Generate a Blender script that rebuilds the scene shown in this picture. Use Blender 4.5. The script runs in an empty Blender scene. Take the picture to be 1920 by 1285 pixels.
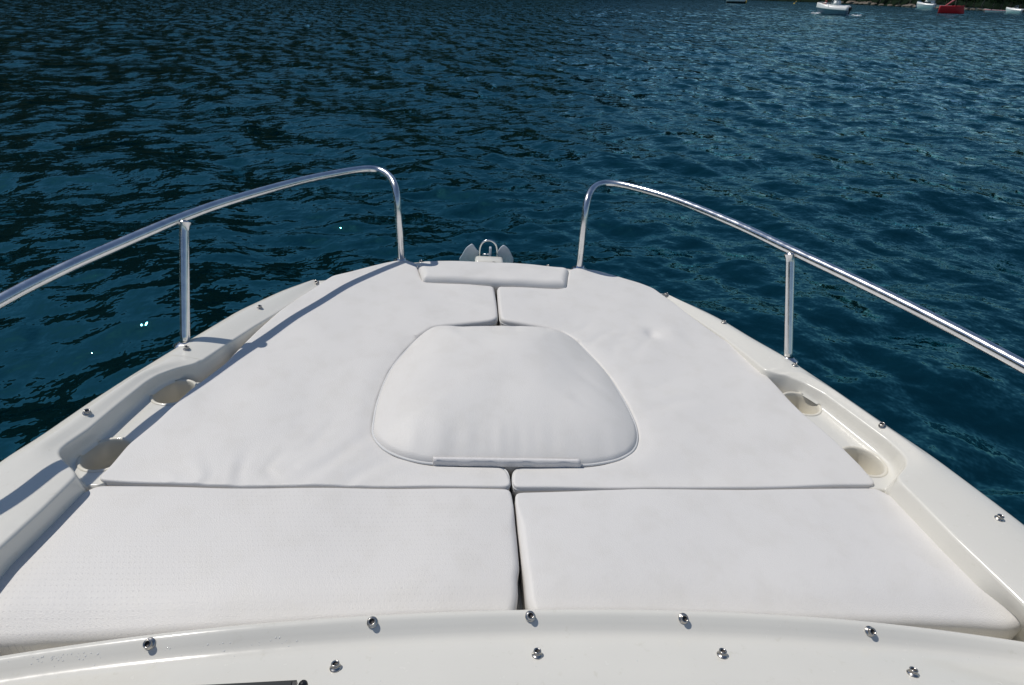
import bpy, bmesh, math, random
import numpy as np
from mathutils import Vector, Matrix
from mathutils.geometry import delaunay_2d_cdt
from mathutils.bvhtree import BVHTree

random.seed(7)
rng = np.random.default_rng(11)
PI = math.pi
SC = bpy.context.scene
COL = SC.collection

# ------------------------------------------------------------------ frames
# boat frame: x to starboard, y to the bow, z up, origin on the sunpad under the camera.
# lengths in the boat frame are multiples of the camera's height above the sunpad; S turns them to metres
S = 0.85
FPX = 1050.0
CX = -0.1356


def basis(yaw, pitch, roll):
    f = np.array([math.sin(yaw) * math.cos(pitch), math.cos(yaw) * math.cos(pitch), -math.sin(pitch)])
    r = np.array([math.cos(yaw), -math.sin(yaw), 0.0])
    u = np.cross(r, f)
    c, s = math.cos(roll), math.sin(roll)
    return c * r + s * u, -s * r + c * u, f


BR, BU, BF = basis(0.10994, 0.55544, 0.08691)          # camera axes in the boat frame
WR, WU, WF = basis(0.10994, math.radians(32.2), math.radians(1.9))   # camera axes over level water
CAMZ = 1.92
CAM = np.array([0.0, 0.0, CAMZ])
RB = np.column_stack([WR, WU, WF]) @ np.column_stack([BR, BU, BF]).T  # boat frame -> world
ORG = CAM - RB @ (np.array([CX, 0, 1.0]) * S)
MB_ = Matrix([list(RB[i]) + [ORG[i]] for i in range(3)] + [[0, 0, 0, 1]])


def gp(u, v, z=0.0):
    """point of the boat's horizontal plane z seen at photo position u, v"""
    d = (u - 960) / FPX * BR - (v - 642.5) / FPX * BU + BF
    t = (z - 1) / d[2]
    return (CX + d[0] * t, d[1] * t, z)


def gy(u, v, y):
    d = (u - 960) / FPX * BR - (v - 642.5) / FPX * BU + BF
    t = y / d[1]
    return (CX + d[0] * t, y, 1 + d[2] * t)


def gx2(pts, z):
    return [gp(u, v, z)[:2] for u, v in pts]


def wp(u, v, z=0.0):
    """point on the water at photo position u, v"""
    d = (u - 960) / FPX * WR - (v - 642.5) / FPX * WU + WF
    t = (z - CAMZ) / d[2]
    return Vector((d[0] * t, d[1] * t, z))


def wd(u, v, dist):
    """point at a given ground distance in the direction of photo position u, v"""
    d = (u - 960) / FPX * WR - (v - 642.5) / FPX * WU + WF
    t = dist / math.hypot(d[0], d[1])
    return Vector((d[0] * t, d[1] * t, CAMZ + d[2] * t))


# ------------------------------------------------------------------ objects
def tag(o, label=None, cat=None, group=None, kind=None):
    if label:
        o['label'] = label
    if cat:
        o['category'] = cat
    if group:
        o['group'] = group
    if kind:
        o['kind'] = kind
    return o


def link(name, me, mat=None, parent=None):
    o = bpy.data.objects.new(name, me)
    COL.objects.link(o)
    if mat:
        me.materials.append(mat)
    if parent:
        o.parent = parent
    return o


def mesh(name, verts, faces, mat=None, parent=None, smooth=True):
    me = bpy.data.meshes.new(name)
    me.from_pydata([tuple(map(float, v)) for v in verts], [], [tuple(int(i) for i in f) for f in faces])
    me.validate()
    me.update()
    if smooth:
        me.polygons.foreach_set('use_smooth', [True] * len(me.polygons))
    return link(name, me, mat, parent)


def bmo(name, bm, mat=None, parent=None, smooth=True):
    bmesh.ops.recalc_face_normals(bm, faces=bm.faces)
    me = bpy.data.meshes.new(name)
    bm.to_mesh(me)
    bm.free()
    if smooth:
        me.polygons.foreach_set('use_smooth', [True] * len(me.polygons))
    return link(name, me, mat, parent)


def empty(name, loc=(0, 0, 0), rz=0.0):
    o = bpy.data.objects.new(name, None)
    COL.objects.link(o)
    o.location = loc
    o.rotation_euler = (0, 0, rz)
    o.empty_display_size = 0.2
    return o


def gridfaces(n, m, wrap=False):
    f = []
    for i in range(n - 1):
        for j in range(m - 1 if not wrap else m):
            k = (j + 1) % m
            f.append((i * m + j, i * m + k, (i + 1) * m + k, (i + 1) * m + j))
    return f


def sharp(o, deg=35):
    me = o.data
    bm = bmesh.new()
    bm.from_mesh(me)
    for e in bm.edges:
        if len(e.link_faces) == 2 and e.calc_face_angle(0) > math.radians(deg):
            e.smooth = False
    bm.to_mesh(me)
    bm.free()
    return o


# ------------------------------------------------------------------ materials
def newmat(name):
    m = bpy.data.materials.new(name)
    m.use_nodes = True
    nt = m.node_tree
    b = nt.nodes['Principled BSDF']
    return m, nt, b


def nd(nt, t, **kw):
    n = nt.nodes.new(t)
    for k, v in kw.items():
        if k in n.inputs.keys():
            n.inputs[k].default_value = v
        else:
            setattr(n, k, v)
    return n


def coords(nt, scale=(1, 1, 1), kind='Object'):
    tc = nd(nt, 'ShaderNodeTexCoord')
    mp = nd(nt, 'ShaderNodeMapping')
    mp.inputs['Scale'].default_value = scale
    nt.links.new(tc.outputs[kind], mp.inputs['Vector'])
    return mp.outputs['Vector']


def noise(nt, vec, scale, detail=3.0, rough=0.5):
    n = nd(nt, 'ShaderNodeTexNoise')
    n.inputs['Scale'].default_value = scale
    n.inputs['Detail'].default_value = detail
    n.inputs['Roughness'].default_value = rough
    nt.links.new(vec, n.inputs['Vector'])
    return n.outputs['Fac']


def ramp(nt, fac, stops):
    r = nd(nt, 'ShaderNodeValToRGB')
    e = r.color_ramp.elements
    while len(e) < len(stops):
        e.new(0.5)
    for k, (p, c) in enumerate(stops):
        e[k].position = p
        e[k].color = (c[0], c[1], c[2], 1) if not isinstance(c, (int, float)) else (c, c, c, 1)
    nt.links.new(fac, r.inputs['Fac'])
    return r.outputs['Color']


def mth(nt, op, a, b=None, c=None):
    n = nd(nt, 'ShaderNodeMath', operation=op)
    for k, x in enumerate((a, b, c)):
        if x is None:
            continue
        if isinstance(x, (int, float)):
            n.inputs[k].default_value = x
        else:
            nt.links.new(x, n.inputs[k])
    return n.outputs[0]


def bump(nt, h, strength, dist, prev=None):
    b = nd(nt, 'ShaderNodeBump')
    b.inputs['Strength'].default_value = strength
    b.inputs['Distance'].default_value = dist
    nt.links.new(h, b.inputs['Height'])
    if prev is not None:
        nt.links.new(prev, b.inputs['Normal'])
    return b.outputs['Normal']


def plain(name, col, rough=0.5, metal=0.0, var=0.12, vscale=6.0, coat=0.0, bmp=0.0):
    m, nt, b = newmat(name)
    v = coords(nt)
    f = noise(nt, v, vscale, 4)
    lo = [c * (1 - var) for c in col]
    hi = [min(1, c * (1 + var)) for c in col]
    nt.links.new(ramp(nt, f, [(0.3, lo), (0.7, hi)]), b.inputs['Base Color'])
    b.inputs['Roughness'].default_value = rough
    b.inputs['Metallic'].default_value = metal
    if coat:
        b.inputs['Coat Weight'].default_value = coat
        b.inputs['Coat Roughness'].default_value = 0.08
    if bmp:
        nt.links.new(bump(nt, noise(nt, v, vscale * 6, 3), 0.4, bmp), b.inputs['Normal'])
    return m


def vinyl(name, col, perforated=False):
    m, nt, b = newmat(name)
    v = coords(nt)
    big = noise(nt, v, 5.0, 3, 0.55)
    stain = noise(nt, v, 14.0, 5, 0.6)
    c1 = ramp(nt, big, [(0.3, [c * 0.975 for c in col]), (0.7, col)])
    mix = nd(nt, 'ShaderNodeMix', data_type='RGBA', blend_type='MULTIPLY')
    mix.inputs['Factor'].default_value = 0.6
    nt.links.new(c1, mix.inputs['A'])
    nt.links.new(ramp(nt, stain, [(0.36, (0.95, 0.945, 0.93)), (0.52, (1, 1, 1))]), mix.inputs['B'])
    colout = mix.outputs['Result']
    grain = noise(nt, v, 900.0, 2, 0.6)
    pebble = nd(nt, 'ShaderNodeTexVoronoi')
    pebble.inputs['Scale'].default_value = 520.0
    nt.links.new(v, pebble.inputs['Vector'])
    n = bump(nt, big, 0.15, 0.010)
    n = bump(nt, noise(nt, v, 22.0, 3, 0.5), 0.12, 0.002, n)
    n = bump(nt, pebble.outputs['Distance'], 0.45, 0.0006, n)
    n = bump(nt, grain, 0.25, 0.0004, n)
    if perforated:
        # rows of pinholes 8 mm apart, every second row shifted by half
        sep = nd(nt, 'ShaderNodeSeparateXYZ')
        nt.links.new(v, sep.inputs[0])
        ys = mth(nt, 'DIVIDE', sep.outputs['Y'], 0.0105)
        row = mth(nt, 'FLOOR', ys)
        odd = mth(nt, 'MULTIPLY', mth(nt, 'MODULO', row, 2.0), 0.5)
        xs = mth(nt, 'ADD', mth(nt, 'DIVIDE', sep.outputs['X'], 0.0088), odd)
        fx = mth(nt, 'SUBTRACT', mth(nt, 'FRACT', xs), 0.5)
        fy = mth(nt, 'SUBTRACT', mth(nt, 'FRACT', ys), 0.5)
        fx = mth(nt, 'MULTIPLY', fx, 0.0088)
        fy = mth(nt, 'MULTIPLY', fy, 0.0105)
        d = mth(nt, 'SQRT', mth(nt, 'ADD', mth(nt, 'MULTIPLY', fx, fx), mth(nt, 'MULTIPLY', fy, fy)))
        hole = ramp(nt, mth(nt, 'DIVIDE', d, 0.0021), [(0.38, 0.0), (0.62, 1.0)])
        fade = ramp(nt, noise(nt, v, 3.5, 4, 0.6), [(0.34, 0.2), (0.60, 0.85)])
        hole = mth(nt, 'MAXIMUM', hole, fade)
        mx = nd(nt, 'ShaderNodeMix', data_type='RGBA', blend_type='MIX')
        nt.links.new(hole, mx.inputs['Factor'])
        mx.inputs['A'].default_value = (0.65, 0.625, 0.60, 1)
        nt.links.new(colout, mx.inputs['B'])
        colout = mx.outputs['Result']
        # a few dried salt spots
        vs = nd(nt, 'ShaderNodeTexVoronoi')
        vs.inputs['Scale'].default_value = 19.0
        nt.links.new(v, vs.inputs['Vector'])
        ed = mth(nt, 'ADD', vs.outputs['Distance'], mth(nt, 'MULTIPLY', noise(nt, v, 160.0, 3), 0.22))
        on = ramp(nt, vs.outputs['Color'], [(0.66, 0.0), (0.72, 1.0)])
        sp = mth(nt, 'MULTIPLY', ramp(nt, ed, [(0.13, 1.0), (0.19, 0.0)]), on)
        sp = mth(nt, 'MULTIPLY', sp, mth(nt, 'LESS_THAN', sep.outputs['X'], -0.19))
        m2 = nd(nt, 'ShaderNodeMix', data_type='RGBA', blend_type='MIX')
        nt.links.new(mth(nt, 'MULTIPLY', sp, 0.75), m2.inputs['Factor'])
        nt.links.new(colout, m2.inputs['A'])
        m2.inputs['B'].default_value = (0.90, 0.90, 0.88, 1)
        colout = m2.outputs['Result']
        n = bump(nt, hole, 0.5, 0.0006, n)
    nt.links.new(colout, b.inputs['Base Color'])
    nt.links.new(n, b.inputs['Normal'])
    nt.links.new(ramp(nt, stain, [(0.3, 0.42), (0.7, 0.55)]), b.inputs['Roughness'])
    b.inputs['Specular IOR Level'].default_value = 0.35
    return m


def gelcoat(name, col):
    m, nt, b = newmat(name)
    v = coords(nt)
    big = noise(nt, v, 3.0, 4, 0.55)
    spot = noise(nt, v, 60.0, 4, 0.65)
    c1 = ramp(nt, big, [(0.3, [c * 0.95 for c in col]), (0.7, col)])
    mix = nd(nt, 'ShaderNodeMix', data_type='RGBA', blend_type='MULTIPLY')
    mix.inputs['Factor'].default_value = 1.0
    nt.links.new(c1, mix.inputs['A'])
    nt.links.new(ramp(nt, spot, [(0.27, (0.93, 0.925, 0.90)), (0.38, (1, 1, 1))]), mix.inputs['B'])
    nt.links.new(mix.outputs['Result'], b.inputs['Base Color'])
    nt.links.new(ramp(nt, spot, [(0.3, 0.16), (0.7, 0.28)]), b.inputs['Roughness'])
    nt.links.new(bump(nt, big, 0.12, 0.01), b.inputs['Normal'])
    b.inputs['Coat Weight'].default_value = 0.35
    b.inputs['Coat Roughness'].default_value = 0.06
    return m


def steel(name, rough=0.13):
    m, nt, b = newmat(name)
    v = coords(nt)
    f = noise(nt, v, 40.0, 5, 0.6)
    nt.links.new(ramp(nt, f, [(0.3, (0.68, 0.69, 0.70)), (0.7, (0.82, 0.82, 0.81))]), b.inputs['Base Color'])
    b.inputs['Metallic'].default_value = 1.0
    nt.links.new(ramp(nt, f, [(0.3, rough * 0.8), (0.75, rough * 1.7)]), b.inputs['Roughness'])
    nt.links.new(bump(nt, noise(nt, v, 9.0, 2), 0.15, 0.002), b.inputs['Normal'])
    return m


M = {}
M['vinyl'] = vinyl('white_vinyl', (0.755, 0.733, 0.698))
M['perf'] = vinyl('perforated_vinyl', (0.755, 0.731, 0.695), True)
M['perf2'] = vinyl('embossed_vinyl', (0.75, 0.729, 0.697), False)
M['piping'] = plain('piping_vinyl', (0.66, 0.66, 0.65), 0.5, var=0.06)
M['gel'] = gelcoat('cream_gelcoat', (0.775, 0.752, 0.68))
M['gelcup'] = plain('cup_gelcoat', (0.72, 0.68, 0.58), 0.3, var=0.05, coat=0.3)  # warmer than the deck gelcoat: light bounced within the wells is put into the colour
M['steel'] = steel('polished_steel', 0.17)
M['stud'] = plain('stud_steel', (0.50, 0.48, 0.45), 0.28, metal=1.0, var=0.2, vscale=300)
M['socket'] = plain('dark_socket', (0.06, 0.055, 0.05), 0.5, metal=0.6)  # dark brownish metal inside the stud
M['galv'] = plain('galvanised_steel', (0.56, 0.60, 0.66), 0.5, metal=0.25, var=0.1, vscale=20)
M['black'] = plain('black_rubber', (0.018, 0.018, 0.02), 0.35, var=0.2)
M['seal'] = plain('grey_seal', (0.022, 0.024, 0.026), 0.7, var=0.1)
M['webbing'] = plain('white_webbing', (0.72, 0.70, 0.68), 0.7, var=0.05, vscale=200, bmp=0.0006)


# ------------------------------------------------------------------ small shape helpers (boat units in, metres out)
def P3(p):
    return (p[0] * S, p[1] * S, p[2] * S)


def resample(pts, step, closed=False):
    p = np.array(pts, float)
    if closed:
        p = np.vstack([p, p[:1]])
    d = np.r_[0, np.cumsum(np.linalg.norm(np.diff(p, axis=0), axis=1))]
    n = max(4, int(round(d[-1] / step)))
    t = np.linspace(0, d[-1], n + 1)
    out = np.column_stack([np.interp(t, d, p[:, k]) for k in range(p.shape[1])])
    return out[:-1] if closed else out


def smooth_line(p, it, closed=False):
    p = p.copy()
    for _ in range(it):
        if closed:
            p = 0.5 * p + 0.25 * (np.roll(p, 1, 0) + np.roll(p, -1, 0))
        else:
            q = p.copy()
            q[1:-1] = 0.5 * p[1:-1] + 0.25 * (p[:-2] + p[2:])
            p = q
    return p


def catmull(pts, n=12, closed=False):
    p = [np.array(q, float) for q in pts]
    if closed:
        p = [p[-1]] + p + [p[0], p[1]]
    else:
        p = [2 * p[0] - p[1]] + p + [2 * p[-1] - p[-2]]
    out = []
    for i in range(1, len(p) - 2):
        for k in range(n):
            t = k / n
            a, b, c, d = p[i - 1], p[i], p[i + 1], p[i + 2]
            out.append(0.5 * ((2 * b) + (-a + c) * t + (2 * a - 5 * b + 4 * c - d) * t * t + (-a + 3 * b - 3 * c + d) * t ** 3))
    if not closed:
        out.append(p[-2])
    return np.array(out)


def tube_data(path, rad, sides=14, caps=True, closed=False):
    """vertices and faces of a round tube along a path of points (metres)"""
    p = np.array(path, float)
    n = len(p)
    rad = np.full(n, rad) if np.isscalar(rad) else np.array(rad)
    T = np.gradient(p, axis=0) if not closed else (np.roll(p, -1, 0) - np.roll(p, 1, 0))
    T /= np.linalg.norm(T, axis=1)[:, None]
    ref = np.array([0, 0, 1.0]) if abs(T[0][2]) < 0.9 else np.array([1.0, 0, 0])
    A = np.cross(T[0], ref)
    A /= np.linalg.norm(A)
    V = []
    for i in range(n):
        A = A - T[i] * (A @ T[i])
        A /= np.linalg.norm(A)
        B = np.cross(T[i], A)
        for k in range(sides):
            a = 2 * PI * k / sides
            V.append(p[i] + rad[i] * (math.cos(a) * A + math.sin(a) * B))
    F = gridfaces(n, sides, True)
    if closed:
        for j in range(sides):
            k = (j + 1) % sides
            F.append(((n - 1) * sides + j, (n - 1) * sides + k, k, j))
    elif caps:
        F.append(tuple(range(sides))[::-1])
        F.append(tuple((n - 1) * sides + j for j in range(sides)))
    return V, F


def tube(name, path, rad, mat, parent, sides=14, closed=False):
    V, F = tube_data(path, rad, sides, closed=closed)
    return mesh(name, V, F, mat, parent)


def lathe_data(prof, n=24, cap=True):
    V, F = [], []
    for r, z in prof:
        for k in range(n):
            a = 2 * PI * k / n
            V.append((r * math.cos(a), r * math.sin(a), z))
    F = gridfaces(len(prof), n, True)
    if cap:
        if prof[0][0] > 1e-6:
            F.append(tuple(range(n))[::-1])
        if prof[-1][0] > 1e-6:
            F.append(tuple((len(prof) - 1) * n + k for k in range(n)))
    return V, F


def box_bm(bm, c, s, rot=0.0, bevel=0.0):
    r = bmesh.ops.create_cube(bm, size=1.0)
    vs = r['verts']
    mt = Matrix.Translation(c) @ Matrix.Rotation(rot, 4, 'Z') @ Matrix.Diagonal((s[0], s[1], s[2], 1))
    bmesh.ops.transform(bm, matrix=mt, verts=vs)
    if bevel:
        es = list({e for v in vs for e in v.link_edges})
        bmesh.ops.bevel(bm, geom=es, offset=bevel, segments=2, affect='EDGES', profile=0.5)


# =================================================================== THE BOAT
boat = empty('motorboat')
boat.matrix_world = MB_
tag(boat, 'white motorboat foredeck with cream gelcoat gunwales, steel bow rails and snap studs, nearest the viewer', 'motorboat')

# ---- deck moulding: cross sections from the hull's waterline over the gunwale to under the cushions
zoutK = ([-3, 0.6, 1.0, 1.3, 1.5, 1.7, 2.0, 2.15, 2.4], [0.068, 0.059, 0.050, 0.041, 0.031, 0.017, -0.006, -0.02, -0.03])
zinK = ([-3, 0.6, 1.0, 1.3, 1.5, 1.7, 1.9, 2.05, 2.4], [0.055, 0.047, 0.039, 0.031, 0.019, 0.003, -0.010, -0.018, -0.03])


def zout(y):
    return np.interp(y, *zoutK)


def zin(y):
    return np.interp(y, *zinK)


def trace(pix, zf):
    out = []
    for u, v in pix:
        z = 0.03
        for _ in range(6):
            q = gp(u, v, z)
            z = float(zf(q[1]))
        out.append((abs(q[0]), q[1]))
    return sorted(out, key=lambda a: a[1])


outL = trace([(0, 862), (64, 823), (160, 757), (252, 698), (339, 645), (375, 624), (446, 582), (524, 546), (586, 524), (649, 508)], zout)
outR = trace([(1920, 981), (1848, 927), (1755, 858), (1661, 795), (1568, 731), (1471, 667), (1412, 634), (1356, 600), (1309, 577), (1250, 552), (1222, 541)], zout)
inL = trace([(0, 1033), (80, 960), (135, 906), (146, 894), (138, 882), (130, 874), (115, 860), (112, 849), (123, 838), (168, 807), (224, 760), (274, 720), (297, 706), (330, 694), (367, 685),
             (399, 664), (435, 640), (480, 611), (519, 588), (560, 562), (615, 524)], zin)
inR = trace([(1920, 1138), (1788, 1012), (1724, 946), (1684, 906), (1679, 897), (1690, 886), (1697, 876), (1697, 865), (1689, 852), (1661, 827), (1599, 781), (1543, 740), (1506, 720), (1475, 707), (1434, 695),
             (1356, 633), (1309, 602), (1253, 565), (1228, 548)], zin)


def curve_of(tr, lo):
    ys = [-3.2, -1.0, 0.2] + [a[1] for a in tr]
    xs = [lo[0], lo[1], lo[2]] + [a[0] for a in tr]
    return np.array(ys), np.array(xs)


def smooth1(y, x, yy, w):
    """piecewise-linear curve, lightly rounded"""
    acc = 0
    for k, c in ((-1, 0.2), (-0.5, 0.2), (0, 0.2), (0.5, 0.2), (1, 0.2)):
        acc = acc + c * np.interp(yy + k * w, y, x)
    return acc


yo = {}
for side, sg, tO, tI in (('L', -1, outL, inL), ('R', 1, outR, inR)):
    oy, ox = curve_of(tO, (1.22, 1.26, 1.24))
    iy, ix = curve_of(tI, (1.0, 1.0, 0.99))
    yo[side] = (sg, oy, ox, iy, ix)


def xout(side, y):
    sg, oy, ox, iy, ix = yo[side]
    return smooth1(oy, ox, y, 0.03)


def xin(side, y):
    sg, oy, ox, iy, ix = yo[side]
    return smooth1(iy, ix, y, 0.008)


TRAY0, TRAY1 = 0.945, 1.375          # cup tray reaches between these stations
BOWP = [(0.665, 2.045), (0.60, 2.112), (0.53, 2.17), (0.46, 2.222), (0.40, 2.262), (0.33, 2.288), (0.24, 2.300), (0.12, 2.306), (0.0, 2.308)]


def sstep(a, b, x):
    t = np.clip((x - a) / (b - a), 0, 1)
    return t * t * (3 - 2 * t)


PADX = {}
for side, pp in (('L', [(0, 1043), (63, 983), (117, 948), (182, 912), (241, 841), (297, 796), (358, 737), (422, 689), (456, 653), (482, 627), (524, 590), (560, 564), (623, 523)]),
                 ('R', [(1905, 1151), (1875, 1100), (1808, 1029), (1754, 985), (1679, 940), (1640, 918), (1615, 883), (1580, 849), (1512, 790), (1471, 749), (1431, 706), (1371, 652), (1325, 621), (1278, 586), (1226, 546)])):
    q = sorted([(gp(u, v, -0.012)[1], abs(gp(u, v, -0.012)[0])) for u, v in pp])
    PADX[side] = ([a for a, b_ in q], [b_ for a, b_ in q])


def deck_side(side):
    sg = yo[side][0]
    ys = np.concatenate([np.linspace(-3.2, 0.3, 18, endpoint=False), np.arange(0.3, 0.90, 0.008), np.arange(0.90, 1.42, 0.0035), np.arange(1.42, 2.03, 0.008)])
    rows = []
    cups = []
    xo = xout(side, ys)
    xi = xin(side, ys)
    O = [(a, b) for a, b in zip(xo, ys)]
    I = [(a, b) for a, b in zip(xi, ys)]
    # round the bow the pair runs on under the cushions
    bp = resample(smooth_line(resample([O[-1]] + BOWP, 0.01), 10), 0.012)[1:]
    for k, q in enumerate(bp):
        nx, ny = (bp[min(k + 1, len(bp) - 1)] - bp[max(k - 1, 0)])
        l = math.hypot(nx, ny)
        t = min(1, k / 10)
        wid = (O[-1][0] - 0) * 0 + 0.028 + 0.10 * t
        O.append((q[0], q[1]))
        I.append((max(0.0, q[0] - wid * ny / l if abs(ny) > 1e-9 else q[0]), q[1] - wid * abs(nx) / l))
    V = []
    m = None
    for (ax, ay), (bx, by) in zip(O, I):
        y = ay
        zo, zi = float(zout(y)), float(zin(y))
        inb = math.hypot(bx - ax, by - ay)
        dx, dy = ((bx - ax) / max(inb, 1e-6), (by - ay) / max(inb, 1e-6))
        tray = float(sstep(TRAY0 - 0.004, TRAY0 + 0.006, by) * (1 - sstep(TRAY1 - 0.03, TRAY1 + 0.012, by)))
        zf = -0.085 + tray * 0.080
        xp = float(np.interp(by, *PADX[side])) - 0.020
        bow = float(sstep(2.0, 2.1, ay))
        zf = zf * (1 - bow) + bow * (-0.075)
        crown = 0.003 * (1 - bow)
        lvl = 0.004 * float(1 - sstep(1.405, 1.42, by)) * (1 - bow)      # small step in the side deck abaft the stanchion
        sec = []
        # hull side, bottom up (offsets outboard positive)
        fl = max(0.0, min(1.0, (ay + 0.2) / 2.5))
        sec.append((-0.30 - 0.25 * fl, -1.62))
        sec.append((-0.19 - 0.20 * fl, -1.20))
        sec.append((-0.075 - 0.09 * fl, -0.60))
        sec.append((-0.018 - 0.02 * fl, zo - 0.17))
        sec.append((-0.004, zo - 0.075))
        sec.append((0.006, zo - 0.066))
        sec.append((0.010, zo - 0.050))
        sec.append((0.008, zo - 0.034))
        sec.append((0.001, zo - 0.027))
        sec.append((0.0015, zo - 0.016))
        sec.append((0.0, zo - 0.007))
        sec.append((-0.004, zo - 0.001))
        sec.append((-0.011, zo + 0.0025))
        w = max(inb, 0.03)
        sec.append((-min(0.022, 0.3 * w), zo + 0.0042))
        e1 = min(0.034, 0.36 * w)
        sec.append((-e1, zo + 0.0052 + 0.2 * lvl))
        for t in (0.15, 0.35, 0.6, 0.85):
            off = e1 + (w - e1 - 0.012) * t
            zz = (zo + 0.0052) * (1 - t) + (zi + 0.004) * t + crown * (1 - (2 * t - 0.9) ** 2) * 0.5 + lvl * min(1, t * 4)
            sec.append((-off, zz))
        zi2 = zi + lvl
        r = min(0.008, 0.3 * w)
        for a in (0, 22, 45, 68, 90):
            A = math.radians(a)
            sec.append((-(w - r) - r * math.sin(A), zi2 + 0.003 - r + r * math.cos(A)))
        depth = zi2 - r - zf
        slope = 0.012 - 0.005 * tray - 0.075 * float(1 - sstep(0.60, 0.68, by))
        for t in (0.25, 0.5, 0.75):
            sec.append((-w - slope * t, zi2 - r - depth * t * 0.9))
        sec.append((-w - slope - 0.0015, zf + 0.006))
        sec.append((-w - slope - 0.005, zf + 0.0015))
        sec.append((-w - slope - 0.010, zf))
        for k in range(1, 19):
            sec.append((-w - slope - 0.010 - 0.008 * k, zf))
        pts = [(ax + dx * -o, ay + dy * -o, z) for o, z in sec]
        pts = [(a_, b_, (-0.085 if (a_ < xp and z_ < 0.0 and k_ > 30) else z_)) for k_, (a_, b_, z_) in enumerate(pts)]
        # under the cushions to the keel line
        lx, ly, lz = pts[-1]
        for t in (0.02, 0.05, 0.3, 1.0):
            pts.append((max(0.0, lx * (1 - t)), ly, lz if t < 0.03 else -0.085))
        V.append([(sg * max(0.0, px), py, pz) for px, py, pz in pts])
    n, m = len(V), len(V[0])
    flat = [P3(p) for row in V for p in row]
    F = gridfaces(n, m)
    return flat, F


bmd = bmesh.new()
CUPS = [('L', -0.920, 1.300, 0.053), ('L', -0.969, 1.052, 0.053), ('R', 0.918, 1.302, 0.053), ('R', 0.964, 1.052, 0.053)]
for side in 'LR':
    V, F = deck_side(side)
    vs = [bmd.verts.new(v) for v in V]
    for f in F:
        try:
            bmd.faces.new([vs[i] for i in f])
        except ValueError:
            pass
bmesh.ops.remove_doubles(bmd, verts=bmd.verts, dist=0.0004)
bmesh.ops.dissolve_degenerate(bmd, dist=0.0002, edges=bmd.edges)
# cup openings
for sd, cx, cy, cr in CUPS:
    c = Vector((cx * S, cy * S))
    R = (cr + 0.004) * S
    near = [f for f in bmd.faces if (f.calc_center_median().xy - c).length < R and -0.06 < f.calc_center_median().z < -0.0015]
    bmesh.ops.delete(bmd, geom=near, context='FACES')
    for v in bmd.verts:
        d = (v.co.xy - c)
        if abs(d.length - R) < 0.007 and -0.06 < v.co.z < -0.001 and any(e.is_boundary for e in v.link_edges):
            d.normalize()
            v.co.x, v.co.y = c.x + d.x * R, c.y + d.y * R
loose = [v for v in bmd.verts if not v.link_faces]
bmesh.ops.delete(bmd, geom=loose, context='VERTS')
deck = bmo('deck_moulding', bmd, M['gel'], boat)
DECK = BVHTree.FromPolygons([v.co[:] for v in deck.data.vertices], [p.vertices[:] for p in deck.data.polygons])

# ---- cup holders: tapered wells with a rolled rim
for sd, cx, cy, cr in CUPS:
    r = cr * S
    prof = [(r + 0.0065, 0.0006), (r + 0.0045, 0.0022), (r + 0.001, 0.002), (r - 0.001, -0.001), (r - 0.002, -0.012), (r - 0.005, -0.045), (r - 0.007, -0.058), (r - 0.013, -0.064), (0.012, -0.066), (0.0, -0.066)]
    V, F = lathe_data(prof, 48, False)
    o = mesh('cup_holder', V, F, M['gelcup'], boat)
    z0 = -0.005 * S
    o.location = (cx * S, cy * S, z0)

# ---- lower coaming abaft the sunpad: raised lip, hollow with the studs, then the slope to the windscreen
xs = np.linspace(-1.0, 1.0, 161)
prof = [(0.010, -0.085), (0.008, -0.02), (0.006, 0.030), (0.004, 0.044), (0.0, 0.052), (-0.004, 0.0555), (-0.009, 0.0555), (-0.014, 0.0535), (-0.024, 0.047), (-0.032, 0.0418), (-0.038, 0.0395), (-0.044, 0.0390),
        (-0.050, 0.0400), (-0.058, 0.0425), (-0.072, 0.0472), (-0.090, 0.0530), (-0.112, 0.0595), (-0.124, 0.0622), (-0.132, 0.0630), (-0.142, 0.0632), (-0.165, 0.0630), (-0.22, 0.0630), (-0.4, 0.063), (-1.2, 0.063), (-3.5, 0.06)]
V = []
for dy, z in prof:
    for x in xs:
        y0 = 0.601 - 0.078 * x * x - 0.012 * x ** 4
        k = max(0.0, min(1.0, (abs(x) - 0.8) / 0.2))
        q = float(sstep(0.5, 0.92, abs(x))) if dy > -0.03 else float(sstep(0.5, 0.92, abs(x))) * max(0.0, 1 - (-0.03 - dy) / 0.1)
        V.append(P3((x, y0 + dy + 0.014 * q, z - 0.024 * q)))
coam = mesh('coaming', V, gridfaces(len(prof), len(xs)), M['gel'], boat)
COAM = BVHTree.FromPolygons([v.co[:] for v in coam.data.vertices], [p.vertices[:] for p in coam.data.polygons])


def surf_hit(u, v, tree):
    d = Vector((u - 960) / FPX * BR - (v - 642.5) / FPX * BU + BF).normalized()
    h = tree.ray_cast(Vector((CX * S, 0, S)), d)
    if h[0] is None:
        return None
    n = h[1]
    if n.dot(d) > 0:
        n = -n
    return h[0], n


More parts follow.
